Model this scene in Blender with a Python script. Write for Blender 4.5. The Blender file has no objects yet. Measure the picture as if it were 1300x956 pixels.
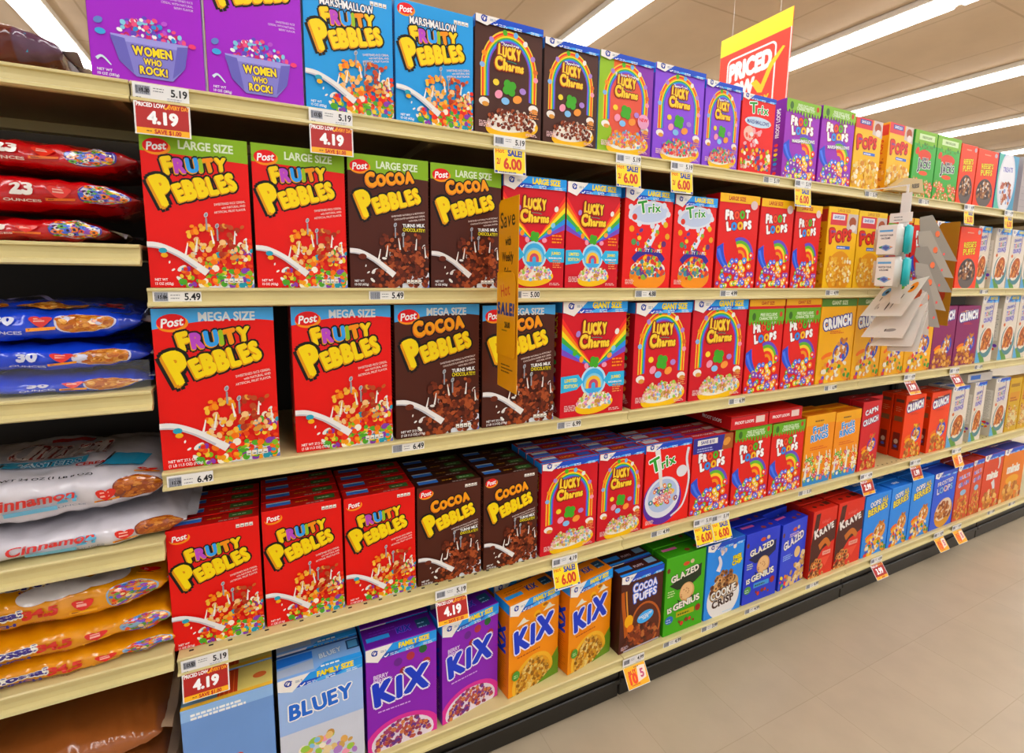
import bpy, bmesh, math, random
from mathutils import Vector, Matrix, noise
COL = bpy.context.scene.collection
PI = math.pi; SAT = 1.16
def lin(h):
    if not isinstance(h, str): return h
    v = [int(h[i:i+2], 16)/255 for i in (0, 2, 4)]; g = .3*v[0]+.59*v[1]+.11*v[2]
    v = [min(1, max(0, g+(c-g)*SAT)) for c in v]
    return tuple((c/12.92 if c <= .04045 else ((c+.055)/1.055)**2.4) for c in v)+(1.,)

# ------------------------------------------------------------------ materials
def mat(name, color=None, rough=.5, metal=0., emit=None, estr=0., nscale=0, namp=.0, bump=0., bscale=40, trans=0., coat=0., alpha=1., spec=.5):
    m = bpy.data.materials.new(name); m.use_nodes = True
    nt = m.node_tree; n = nt.nodes; L = nt.links; b = n['Principled BSDF']
    b.inputs['Roughness'].default_value = rough; b.inputs['Metallic'].default_value = metal
    b.inputs['Coat Weight'].default_value = coat; b.inputs['Transmission Weight'].default_value = trans
    b.inputs['Alpha'].default_value = alpha; b.inputs['Specular IOR Level'].default_value = spec
    if color == 'attr':
        src = n.new('ShaderNodeAttribute'); src.attribute_name = 'Col'; out = src.outputs['Color']
    else:
        src = n.new('ShaderNodeRGB'); src.outputs[0].default_value = lin(color); out = src.outputs[0]
    if namp:
        tc = n.new('ShaderNodeTexCoord'); no = n.new('ShaderNodeTexNoise'); no.inputs['Scale'].default_value = nscale
        no.inputs['Detail'].default_value = 4
        L.new(tc.outputs['Object'], no.inputs['Vector'])
        mr = n.new('ShaderNodeMapRange'); mr.inputs[1].default_value = .3; mr.inputs[2].default_value = .7
        mr.inputs[3].default_value = 1-namp; mr.inputs[4].default_value = 1+namp*.4
        L.new(no.outputs[0], mr.inputs[0])
        mx = n.new('ShaderNodeMix'); mx.data_type = 'RGBA'; mx.blend_type = 'MULTIPLY'; mx.inputs[0].default_value = 1
        L.new(out, mx.inputs[6]); L.new(mr.outputs[0], mx.inputs[7]); out = mx.outputs[2]
    L.new(out, b.inputs['Base Color'])
    if bump:
        tc = n.new('ShaderNodeTexCoord'); no = n.new('ShaderNodeTexNoise'); no.inputs['Scale'].default_value = bscale
        no.inputs['Detail'].default_value = 3
        L.new(tc.outputs['Object'], no.inputs['Vector'])
        bp = n.new('ShaderNodeBump'); bp.inputs['Strength'].default_value = bump; bp.inputs['Distance'].default_value = .004
        L.new(no.outputs[0], bp.inputs['Height']); L.new(bp.outputs[0], b.inputs['Normal'])
    if emit:
        b.inputs['Emission Color'].default_value = lin(emit); b.inputs['Emission Strength'].default_value = estr
    return m
M = dict(
 card=mat('printed_card', 'attr', .42, nscale=6, namp=.06, spec=.3),
 film=mat('glossy_film', 'attr', .2, nscale=14, namp=.12, bump=.55, bscale=26, coat=.5),
 label=mat('label_paper', 'attr', .45),
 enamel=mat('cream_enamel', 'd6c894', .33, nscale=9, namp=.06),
 enamel_shaded=mat('cream_enamel_shaded', '9a8660', .5, nscale=9, namp=.1),  # cream enamel darkened: shade of the shelf undersides put into the colour
 back=mat('back_panel_paint', '2c241b', .6, nscale=5, namp=.15),
 kick=mat('black_kick_vinyl', '16140f', .38, nscale=20, namp=.2),
 slot=mat('dark_slot', '0d0b09', .8),
 clear=mat('clear_acrylic', 'f4f6f6', .08, alpha=.035, spec=.4),
 wire=mat('sign_wire', 'c9c6c0', .3, metal=.8),
 fixture=mat('white_fixture', 'eeeae2', .4),
 tube=mat('lit_diffuser', 'ffffff', .4, emit='fbfcff', estr=9.5),
 plastic=mat('white_plastic', 'eceae4', .35, nscale=9, namp=.03),
)

# ------------------------------------------------------------------ generic mesh building
class MB:
    def __init__(s): s.V = []; s.F = []; s.C = []
    def add(s, vs, fs, c='ffffff'):
        o = len(s.V); s.V += [tuple(v) for v in vs]; s.F += [tuple(i+o for i in f) for f in fs]; s.C += [lin(c)]*len(vs)
    def box(s, x0, y0, z0, x1, y1, z1, c='ffffff'):
        s.add([(x0,y0,z0),(x1,y0,z0),(x1,y1,z0),(x0,y1,z0),(x0,y0,z1),(x1,y0,z1),(x1,y1,z1),(x0,y1,z1)],
              [(0,3,2,1),(4,5,6,7),(0,1,5,4),(1,2,6,5),(2,3,7,6),(3,0,4,7)], c)
    def bev(s, x0, y0, z0, x1, y1, z1, r=.001, c='ffffff', seg=1):
        bm = bmesh.new(); bmesh.ops.create_cube(bm, size=1)
        bmesh.ops.scale(bm, vec=(x1-x0, y1-y0, z1-z0), verts=bm.verts)
        bmesh.ops.translate(bm, vec=((x0+x1)/2, (y0+y1)/2, (z0+z1)/2), verts=bm.verts)
        bmesh.ops.bevel(bm, geom=bm.verts[:]+bm.edges[:], offset=r, segments=seg, affect='EDGES')
        bm.verts.index_update(); s.add([v.co for v in bm.verts], [[v.index for v in f.verts] for f in bm.faces], c); bm.free()
    def prism(s, prof, x0, x1, c='ffffff'):        # profile of (y,z) swept along x
        n = len(prof); vs = [(x0, y, z) for y, z in prof]+[(x1, y, z) for y, z in prof]
        s.add(vs, [(i, (i+1) % n, (i+1) % n+n, i+n) for i in range(n)]+[tuple(range(n))[::-1], tuple(range(n, 2*n))], c)
    def tube(s, a, b, r, c='ffffff', n=8):
        a = Vector(a); b = Vector(b); d = (b-a).normalized(); u = d.orthogonal().normalized(); w = d.cross(u)
        vs = [p+(u*math.cos(t*2*PI/n)+w*math.sin(t*2*PI/n))*r for p in (a, b) for t in range(n)]
        s.add(vs, [(i, (i+1) % n, (i+1) % n+n, i+n) for i in range(n)]+[tuple(range(n))[::-1], tuple(range(n, 2*n))], c)
    def mesh(s, name, m, smooth=False):
        me = bpy.data.meshes.new(name); me.from_pydata(s.V, [], s.F)
        a = me.attributes.new('Col', 'FLOAT_COLOR', 'POINT'); a.data.foreach_set('color', [x for c in s.C for x in c])
        me.materials.append(M[m])
        if smooth: me.polygons.foreach_set('use_smooth', [True]*len(me.polygons))
        me.update(); return me
def link(name, me, loc=(0,0,0), rz=0., parent=None, rx=0.):
    o = bpy.data.objects.new(name, me); COL.objects.link(o); o.location = loc; o.rotation_euler = (rx, 0, rz)
    if parent: o.parent = parent
    return o
def tag(o, label=None, cat=None, group=None, kind=None):
    if label: o['label'] = label
    if cat: o['category'] = cat
    if group: o['group'] = group
    if kind: o['kind'] = kind
    return o

# ------------------------------------------------------------------ glyph cache
_cu = bpy.data.curves.new('glyph_source', 'FONT'); _cu.resolution_u = 3; _cu.fill_mode = 'FRONT'
_to = bpy.data.objects.new('glyph_source', _cu); COL.objects.link(_to)
_G = {}
def glyph(t, bold=0.):
    k = (t, bold)
    if k not in _G:
        _cu.body = t; _cu.offset = min(bold, .012); bpy.context.view_layer.update()
        ev = _to.evaluated_get(bpy.context.evaluated_depsgraph_get()); me = ev.to_mesh()
        vs = [(v.co.x, v.co.y, 0.) for v in me.vertices]; fs = [tuple(p.vertices) for p in me.polygons]
        ev.to_mesh_clear()
        if bold > .012:       # heavier weight from shifted copies, so counters stay clean
            r = bold-.012; n = len(vs); V = []; F = []
            for i in range(6):
                V += [(x+r*math.cos(i*PI/3+.3), y+r*.8*math.sin(i*PI/3+.3), i*.12) for x, y, _ in vs]; F += [tuple(j+i*n for j in f) for f in fs]
            vs, fs = V, F
        x0 = min((v[0] for v in vs), default=0); x1 = max((v[0] for v in vs), default=.3)
        _G[k] = ([(x-x0, y, j) for x, y, j in vs], fs, x1-x0)
    return _G[k]

TOPS = {}
class Art(MB):
    """flat printed artwork laid on the faces of a carton; u across 0..1, v up 0..1"""
    STEP = .00004; clip = True
    def __init__(s, w, h, d=.055):
        super().__init__(); s.w = w; s.h = h; s.d = d; s.ns = dict(F=0, L=0, R=0, T=0); s.face = 'F'
    @property
    def n(s): return s.ns[s.face]
    @n.setter
    def n(s, x): s.ns[s.face] = x
    def add(s, vs, fs, c='ffffff'):
        if s.face != 'T': return super().add(vs, fs, c)
        s.top = getattr(s, 'top', None) or MB(); s.top.add(vs, fs, c)
    def map(s, x, z, k):
        e = .0002+k*s.STEP
        if s.face == 'F': return (x-s.w/2, -e, z)
        if s.face == 'L': return (-s.w/2-e, s.d-x, z)
        if s.face == 'R': return (s.w/2+e, x, z)
        if s.face == 'T': return (x-s.w/2, z, s.h+e)
    def fw(s): return s.d if s.face in 'LR' else s.w
    def fh(s): return s.d if s.face == 'T' else s.h
    def put(s, P, F, c, k=None):
        if k is None: s.n += 1; k = s.n
        W, H = s.fw(), s.fh(); q = s.clip
        s.add([s.map(min(max(p[0], 0), W) if q else p[0], min(max(p[1], 0), H) if q else p[1], k+(p[2] if len(p) > 2 else 0)) for p in P], F, c)
    def poly(s, uv, c, k=None):
        W, H = s.fw(), s.fh(); s.put([(u*W, v*H) for u, v in uv], [tuple(range(len(uv)))], c, k)
    def rect(s, u0, v0, u1, v1, c): s.poly([(u0, v0), (u1, v0), (u1, v1), (u0, v1)], c)
    def ell(s, u, v, r, c, ry=None, rot=0., n=20, k=None):
        W, H = s.fw(), s.fh(); ry = r if ry is None else ry; a, b = math.cos(rot), math.sin(rot)
        P = []
        for i in range(n):
            x = r*W*math.cos(2*PI*i/n); y = ry*W*math.sin(2*PI*i/n); P.append((u*W+a*x-b*y, v*H+b*x+a*y))
        s.put(P, [tuple(range(n))], c, k)
    def arc(s, u, v, r0, r1, a0, a1, c, sy=1., n=24, k=None, foot=0.):
        W, H = s.fw(), s.fh(); P = []; F = []
        for i in range(n+1):
            t = a0+(a1-a0)*i/n
            for r in (r0, r1): P.append((u*W+r*W*math.cos(t), v*H+r*W*sy*math.sin(t)))
        for i in range(n): F.append((2*i, 2*i+1, 2*i+3, 2*i+2))
        if foot:
            for i in (0, n):
                b = len(P); P += [(P[2*i][0], P[2*i][1]-foot*H), (P[2*i+1][0], P[2*i+1][1]-foot*H)]; F.append((2*i, 2*i+1, b+1, b))
        s.put(P, F, c, k)
    def band(s, pts, w, c, w1=None, k=None):          # a thick smooth stroke through points
        W, H = s.fw(), s.fh(); q = [(u*W, v*H) for u, v in pts]; n = len(q); P = []; F = []
        S = []
        for i in range(n-1):
            p0 = q[max(i-1, 0)]; p1 = q[i]; p2 = q[i+1]; p3 = q[min(i+2, n-1)]
            for j in range(6):
                t = j/6; S.append(tuple(.5*((2*p1[a])+(-p0[a]+p2[a])*t+(2*p0[a]-5*p1[a]+4*p2[a]-p3[a])*t*t+(-p0[a]+3*p1[a]-3*p2[a]+p3[a])*t**3) for a in (0, 1)))
        S.append(q[-1]); m = len(S); w1 = w if w1 is None else w1
        for i, p in enumerate(S):
            a = S[max(i-1, 0)]; b = S[min(i+1, m-1)]; dx, dy = b[0]-a[0], b[1]-a[1]; l = math.hypot(dx, dy) or 1
            ww = (w+(w1-w)*i/(m-1))*W/2; P += [(p[0]-dy/l*ww, p[1]+dx/l*ww), (p[0]+dy/l*ww, p[1]-dx/l*ww)]
        for i in range(m-1): F.append((2*i, 2*i+1, 2*i+3, 2*i+2))
        s.put(P, F, c, k)
    def text(s, t, u, v, size, c, rot=0., bold=.0, sx=1., sh=0., al='c', out=None, ow=.05, k=None, sy=1.):
        """size = letter height as a share of the face width"""
        W, H = s.fw(), s.fh(); vs, fs, tw = glyph(t, bold); z = size*W/.72; a, b = math.cos(rot), math.sin(rot)
        x0 = {'c': -tw/2, 'l': 0, 'r': -tw}[al]
        def T(vs, dx, dy, e=0.):
            P = []
            for x, y, j in vs:
                X = (x+x0+y*sh)*sx*z+dx; Y = (y-.36)*z*sy+dy; P.append((u*W+a*X-b*Y, v*H+b*X+a*Y, j+e))
            return P
        if out:
            g0 = glyph(t, min(bold, .012)); o0 = (tw-g0[2])/2; q = [(x+o0, y, 0.) for x, y, _ in g0[0]]; s.n += 1; ow += max(0, bold-.012)
            for i in range(8): s.put(T(q, ow*z*math.cos(i*PI/4), ow*z*math.sin(i*PI/4), i*.11), g0[1], out, s.n)
        s.put(T(vs, 0, 0), fs, c, k)
    def fancy(s, t, u0, v0, u1, v1, hs, cols, out='140c08', ow=.08, bold=.03, jig=6, drop=None, sx=1., gap=.05, k=None):
        """display lettering: letters stand one by one on the baseline (u0,v0)-(u1,v1); heights hs as a share of face width"""
        W, H = s.fw(), s.fh(); g = [glyph(ch, bold) for ch in t]
        if not isinstance(hs, (list, tuple)): hs = [hs]*len(t)
        if isinstance(cols, str): cols = [cols]*len(t)
        ws = [(.28 if ch == ' ' else q[2])*sx*h/.72+gap*h for ch, q, h in zip(t, g, hs)]
        X0, Y0, X1, Y1 = u0*W, v0*H, u1*W, v1*H; Ltot = math.hypot(X1-X0, Y1-Y0); f = Ltot/(sum(ws)*W)
        ang = math.atan2(Y1-Y0, X1-X0); ca, sa = math.cos(ang), math.sin(ang); acc = 0; L = []
        rr = random.Random(t)
        for i, (ch, q, h, w) in enumerate(zip(t, g, hs, ws)):
            if ch != ' ':
                r = math.radians(rr.uniform(-jig, jig)); z = h*W/.72; cw = q[2]*sx*z*f; PP = []
                q0 = glyph(ch, min(bold, .012)); o0 = (q[2]-q0[2])/2
                for vv in (q[0], [(x+o0, y, 0.) for x, y, _ in q0[0]]):
                    P = []
                    for x, y, j in vv:
                        X = x*sx*z*f-cw/2; Y = y*z-h*W*.5; X, Y = X*math.cos(r)-Y*math.sin(r), X*math.sin(r)+Y*math.cos(r)
                        X += acc*W*f+cw/2; Y += h*W*.5; P.append((X0+ca*X-sa*Y, Y0+sa*X+ca*Y, j))
                    PP.append(P)
                L.append((PP, (q[1], q0[1]), cols[i % len(cols)], h*W))
            acc += w
        bo = max(0, bold-.012)/.72
        def lay(dx, dy, c, kk, which=1):
            for P, F, _, hh in L: s.put([(x+dx*hh, y+dy*hh, j) for x, y, j in P[which]], F[which], c, kk)
        if out:
            s.n += 1; r = ow+bo
            for i in range(10): lay(r*math.cos(i*PI/5), r*math.sin(i*PI/5), out, s.n+i*.09)
            if drop:
                s.n += 1
                for i in range(8): lay(r*math.cos(i*PI/4)-.06, r*math.sin(i*PI/4)-.09, out, s.n+i*.11)
        if drop:
            s.n += 2
            lay(-.06, -.09, drop, s.n-1, 0); lay(-.03, -.045, drop, s.n, 0)
        s.n += 2
        for P, F, c, _ in L: s.put(P[0], F[0], c, s.n-1)
    def blobs(s, reg, n, r, cols, seed=1, ring=0, flat=.65, dome=None):
        """cereal pieces scattered over a region; reg = (u0,v0,u1,v1) or a test function on the unit square"""
        R = random.Random(seed); fn = None
        if len(reg) == 5: fn = reg[4]
        u0, v0, u1, v1 = reg[:4]; base = s.n
        i = 0; tries = 0
        while i < n and tries < n*12:
            tries += 1; u = R.uniform(u0, u1); v = R.uniform(v0, v1)
            if fn and not fn((u-u0)/(u1-u0), (v-v0)/(v1-v0)): continue
            rr = r*R.uniform(.7, 1.25); c = R.choice(cols); ro = R.uniform(0, PI); k = base+1+i*.22
            s.ell(u, v, rr, c, rr*R.uniform(flat, 1), ro, 9, k)
            if ring: s.ell(u, v, rr*.38, ring if isinstance(ring, str) else '7a3a1c', None, 0, 7, k+.11)
            i += 1
        s.n = base+1+int(n*.22)+1
    def lines(s, u, v, w, n, dv, c, hgt=.012, seed=3, al='l'):   # rows of print too small to read
        R = random.Random(seed); s.n += 1; k = s.n; W, H = s.fw(), s.fh()
        for i in range(n):
            x = u; e = u+w*R.uniform(.7, 1)
            if al == 'r': x = u+w-(e-u); e = u+w
            while x < e-.01:
                l = min(R.uniform(.02, .07), e-x)
                s.poly([(x, v-i*dv), (x+l, v-i*dv), (x+l, v-i*dv+hgt*W/H), (x, v-i*dv+hgt*W/H)], c, k); x += l+.012
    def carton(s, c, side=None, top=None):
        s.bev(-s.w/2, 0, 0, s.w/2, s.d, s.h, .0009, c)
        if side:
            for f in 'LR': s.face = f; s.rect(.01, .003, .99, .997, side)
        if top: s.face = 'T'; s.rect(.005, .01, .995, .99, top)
        s.face = 'F'
    def done(s, name, m='card'):
        if getattr(s, 'top', None):
            s.top.box(-s.w/2+.0012, .0012, s.h+.00002, s.w/2-.0012, s.d-.0012, s.h+.00018, 'c8c0b8')
            TOPS[name] = s.top.mesh(name+'_top', m)
        return s.mesh(name, m)
# ------------------------------------------------------------------ artwork of each kind of carton
FRU = ['e8331c', 'f07a1a', 'f2a51f', '8fbf2c', '5aa832', '2f9fb8', '8a3fa8', 'f6d24a', 'e8531c', 'fff4e0', 'd8281c']
CHO = ['5a2412', '7a3418', '934422', '43190c', 'a8552c', '6a2b14']
MIX = ['e8332c', 'f08a1a', 'f2c51f', '6fae3a', '3a8fd0', '8a4fb8', 'fff4e0', 'f2a0b8', 'c8742c']
OAT = ['e8c98a', 'd6ad66', 'f2deb0', 'c8964c', 'fff6e4', 'e9b86a', 'f6a8c0', '8fc6e8', 'a8d05a', 'b88ad0']
GLD = ['f0b83c', 'f8cc58', 'e8a428', 'fbe08a', 'f4c04a', 'd8922a']
GRN = ['c8842c', 'e0a040', 'b86a22', 'd89848', 'f0c070', 'a85a1c']
RB = ['e8332c', 'f08a1a', 'f8e02c', '4cb050', '2f8fe0', '7a4fc0']
def heap(k): return (lambda a, b: b < .35+.65*a**1.2) if k == 'r' else (lambda a, b: (a-.5)**2*4+b*b < 1)
def nutri(a, u, v, n=4, c='f4f0e8', w=.042):
    for i in range(n):
        a.rect(u+i*w*1.18, v, u+i*w*1.18+w, v+w*1.1*a.w/a.h, c)
        a.rect(u+i*w*1.18+.008, v+.006, u+i*w*1.18+w-.008, v+.012, '555050')
def post(a, u, v, r=.115):
    a.ell(u+.01, v-.012, r*1.08, 'f39a1e', r*.66, .1, 28); a.ell(u, v, r, 'd8141c', r*.62, .1, 28)
    a.text('Post', u, v-.002, r*.7, 'ffffff', rot=.12, bold=.03, sh=.25, sx=.9)
def gm(a, big, size=None, c0='2f9be6', c1='1c4fc0', v=1.0, t=.1, ycol='ffe21c'):
    """blue header with white corner flag"""
    a.rect(0, v-t, 1, v, c0 if big else c1)
    a.poly([(0, v-t*1.02), (.62, v-t*1.02), (.78, v-t*.62), (.2, v-t*.62)], c1)
    a.poly([(.35, v-t), (.55, v-t), (.68, v-t*.68), (.5, v-t*.68)], '57b4f2')
    a.poly([(.72, v-t*1.0), (.93, v-t*1.0), (1, v-t*.7), (.82, v-t*.66)], '57b4f2')
    if big:
        a.text(size, .67, v-t*.36, .078 if len(size) < 11 else .072, ycol, bold=.06, sx=.82)
    a.poly([(0, v), (.37 if big else .34, v), (.16, v-t*1.28), (0, v-t*.95)], 'f8f4ef')
    a.ell(.115, v-t*.42, .042, '24409a', n=14); a.ell(.115, v-t*.42, .026, 'f8f4ef', n=12)
    a.text('G', .118, v-t*.45, .07, '24409a', bold=.02, sh=.25)
    a.lines(.2, v-t*.42, .1, 2, .012, '9aa4b8', .009)
    a.band([(.25, v-t*.88), (.27, v-t*.97), (.31, v-t*.78)], .014, 'ffffff'); a.lines(.33, v-t*.85, .14, 2, .014, 'dfe8ff', .009)
    a.lines(.55, v-t*.85, .16, 2, .014, 'eaf4ff', .011, 4); a.lines(.8, v-t*.85, .14, 2, .014, 'eaf4ff', .009, 5)
def fruity(a, x=0., y=0., cocoa=False, s=1.):
    if cocoa:
        a.fancy('COCOA', .2+x, .765+y, .80+x, .83+y, [.16, .125, .135, .13, .13], 'f7a81c', ow=.1, bold=.075, drop='d8731a', sx=1.02, gap=.02)
    else:
        a.fancy('FRUiTY', .2+x, .748+y, .80+x, .802+y, [.165, .14, .14, .14, .13, .13], ['f7d81c', 'b84fc0', '3a9fe6', '9cc52c', 'f39a1e', 'f7d81c'], ow=.1, bold=.075, drop='e2a01a', gap=.02)
    a.fancy('PEBBLES', .14+x, .545+y, .89+x, .685+y, [.29, .17, .185, .185, .175, .17, .17], 'f9dc14', ow=.085, bold=.08, drop='dd9a14', sx=.98, gap=.02)
def splash(a, cocoa=False, bowl='6f7fd0'):
    cols = CHO if cocoa else FRU
    a.ell(.78, .015, .36, bowl, .13, .25, 26); a.ell(.78, .04, .33, 'e9eef8', .11, .25, 24)
    for i, (u, v, r) in enumerate([(.3, .13, .05), (.36, .2, .035), (.5, .26, .035), (.6, .3, .03), (.72, .3, .035), (.93, .33, .03), (.97, .24, .035), (.27, .06, .035), (.42, .23, .03), (.22, .12, .02), (.19, .17, .016), (.84, .37, .02)]):
        a.ell(u, v, r, 'f7f4ee', r*.5, .6+i*.7, 12)
    a.blobs((.27, .012, .99, .34, heap('r')), 210, .031, cols, 5)
    a.blobs((.36, .16, .62, .42), 46, .03, cols if cocoa else ['f39a1e', 'f07a1a', 'e9b04a', 'f6c24a', 'f4c890'], 8)
    a.blobs((.66, .2, .92, .43), 44, .028, cols if cocoa else ['a8381c', 'c8642c', 'e0a04a', 'b8502c', 'f4c890'], 9)
    for u, v, t in ((.44, .3, 1.1), (.62, .36, 2.), (.82, .36, 1.3), (.34, .27, .9), (.95, .3, 1.8)):
        a.band([(u, v-.06), (u+.03*math.cos(t), v-.01), (u+.05*math.cos(t), v+.03)], .022, 'f7f4ee', .008)
    a.band([(-.0, .285), (.12, .275), (.28, .225), (.44, .15), (.54, .1)], .05, 'f2f0ee', .075); a.band([(.0, .268), (.12, .258), (.28, .208), (.44, .132)], .014, 'c9c6cc', .02)
    if not cocoa:
        a.ell(.14, .245, .038, '2f9fb8', .028); a.ell(.15, .215, .032, 'f2b41f', .024)
    else: a.ell(.15, .24, .05, '6a2b14', .035)
    for u, v in ((.56, .49), (.66, .42)):
        a.band([(u, v-.1), (u, v-.02)], .016, '9aa0a8'); a.ell(u, v, .028, 'c4c9d0', .018, 1.2, 14); a.ell(u, v, .02, '8d939c', .012, 1.2, 12)
def post_box(name, w, h, d, bg, size=None, band=None, cocoa=False, wt=('NET WT', '15 OZ (425g)'), marsh=False):
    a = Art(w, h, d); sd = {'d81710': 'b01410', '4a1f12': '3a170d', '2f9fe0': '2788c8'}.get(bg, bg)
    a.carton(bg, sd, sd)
    for f in 'LR':
        a.face = f
        a.lines(.12, .9, .76, 26, .024, 'e8b0a0', .03, 3 if f == 'L' else 5); a.blobs((.1, .08, .9, .24), 16, .09, CHO if cocoa else FRU, 2)
    a.face = 'T'; a.rect(.06, .42, .36, .9, '3a7fd8'); a.rect(.06, .78, .36, .9, 'dfe8f4'); a.rect(.66, .35, .93, .85, '3f6a34'); a.lines(.7, .55, .2, 1, .1, 'c8e0b0', .02)
    a.lines(.42, .5, .2, 1, .1, 'd8a02c', .022); a.lines(.55, .1, .3, 1, .1, 'c8b8b0', .02); a.rect(0, .955, 1, .99, '5a0f0a' if not cocoa else '20100a')
    a.face = 'F'
    if band == 'g':
        a.poly([(0, 1), (0, .875)]+[(i/12, .875-.03*max(0, i/12-.1)**1.2) for i in range(1, 13)]+[(1, 1)], '8db52a')
        a.text(size, .6, .935, .085, 'e6f0d4', bold=.035, sx=.86); post(a, .14, .915)
    elif band == 'b':
        a.poly([(0, 1), (0, .875)]+[(i/12, .875+.055*math.sin(i/12*PI*.75)) for i in range(1, 13)]+[(1, 1)], '52a9e6')
        a.text(size, .6, .948, .083, 'dfe6ea', bold=.035, sx=.86); post(a, .15, .92)
    else:
        post(a, .13, .935 if not marsh else .93, .1)
        if not marsh: nutri(a, .74, .93, 4)
        else: nutri(a, .74, .9)
    y = -.03 if not band else -.005
    if marsh:
        a.fancy('MARSHMALLOW', .18, .82, .78, .83, .085, 'fdfdfd', '3a3f60', ow=.1, bold=.03); y = -.07
    if cocoa and band: y = .0
    fruity(a, .0 if not cocoa else .02, y, cocoa)
    t = ['SWEETENED RICE CEREAL', 'with NATURAL AND', 'ARTIFICIAL FRUIT FLAVOR'] if not cocoa else ['SWEETENED NATURALLY & ARTIFICIALLY', 'CHOCOLATE FLAVORED RICE CEREAL', 'WITH REAL COCOA']
    for i, q in enumerate(t): a.text(q, .95, .6+y-i*.026, .024 if not cocoa else .021, 'f6e4dc', rot=.17, al='r', sx=.8, bold=.01)
    if cocoa:
        a.fancy('TURNS MILK', .66, .475, .95, .485, .042, 'ffffff', ow=.12, jig=3, bold=.03); a.fancy('CHOCOLATEY!', .66, .445, .95, .445, .042, 'f4e02c', ow=.12, jig=3, bold=.03)
    splash(a, cocoa)
    a.text(wt[0], .05, .055, .026, 'ffffff', al='l', bold=.02, sx=.85); a.text(wt[1], .05, .028, .026, 'ffffff', al='l', bold=.02, sx=.85)
    if band: nutri(a, .7, .035)
    return a.done(name)
def women(name, w, h, d):
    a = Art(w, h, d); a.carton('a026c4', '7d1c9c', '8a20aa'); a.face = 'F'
    fruity(a, 0, .09); post(a, .14, .93)
    for i, q in enumerate(['SWEETENED RICE', 'CEREAL WITH NATURAL', 'BERRY FLAVOR']): a.text(q, .93, .6-i*.026, .022, 'f0dcf4', rot=.03, al='r', sx=.85)
    a.blobs((.2, .26, .86, .44, heap('d')), 110, .024, ['8fd0e8', 'e85a8a', 'ffffff', '6a4fc0', 'b85ad0', 'c8306a', '3a8fd0'], 5)
    a.poly([(.18, .29), (.86, .29), (.82, .14), (.7, .04), (.38, .04), (.24, .13)], '8a86d0'); a.poly([(.18, .3), (.86, .3), (.85, .26), (.2, .26)], 'a6a2e4')
    a.poly([(.18, .29), (.3, .28), (.36, .06), (.24, .13)], '6f6abc'); a.poly([(.86, .29), (.76, .28), (.7, .06), (.82, .14)], '6f6abc')
    a.fancy('WOMEN', .36, .185, .71, .19, .085, 'f9e21c', '4a2a7a', ow=.1, bold=.05, jig=4); a.fancy('WHO', .45, .13, .61, .13, .06, 'f9e21c', '4a2a7a', ow=.1, bold=.05); a.fancy('ROCK!', .41, .065, .66, .065, .075, 'f9e21c', '4a2a7a', ow=.1, bold=.05)
    a.ell(.1, .3, .045, '4aa8e0', .03); a.ell(.09, .37, .04, '6a86c8', .03, .5); a.ell(.9, .3, .035, 'e8467a', .025); a.band([(.05, .12), (.1, .14), (.17, .09)], .03, 'dff0f8', .01)
    a.text('NET WT', .05, .055, .024, 'ffffff', al='l', bold=.02); a.text('10 OZ (283g)', .05, .028, .024, 'ffffff', al='l', bold=.02)
    return a.done(name)
def lucky_word(a, v=.70, u=.5, s=1., c='fbd94a', o='7a1410'):
    a.fancy('LUCKY', u-.185*s, v, u+.185*s, v, [x*s for x in (.165, .135, .135, .145, .135)], c, o, ow=.09, bold=.08, drop='e39a1e', jig=5, sx=.9)
    a.arc(u, v-.075*s, .16*s, .185*s, .9, 2.24, '2f8f7a', sy=.35)
    a.fancy('Charms', u-.235*s, v-.115*s, u+.235*s, v-.115*s, [x*s for x in (.165, .145, .11, .11, .11, .11)], c, o, ow=.09, bold=.055, drop='e39a1e', jig=4, sx=.92)
def bowl(a, u=.5, v=.1, r=.42, c='f9c81c', cer=OAT, seed=4, n=120, tilt=.12, dome=.15):
    a.ell(u, v-.005, r, c, r*.38, tilt, 30); a.ell(u, v+.03, r*.93, 'fbf6ea', r*.28, tilt, 28)
    a.blobs((u-r*.9, v-.02, u+r*.9, v+dome, (lambda p, q: (p-.5)**2*4+(q-.4)**2*2.8 < 1)), int(n*1.6), .024, cer, seed)
def clover(a, u, v, r, c='5cb82e'):
    for t in range(4): a.ell(u+r*.55*math.cos(t*PI/2+.6), v+r*.55*math.sin(t*PI/2+.6)*a.w/a.h, r*.55, c, n=12)
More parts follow.
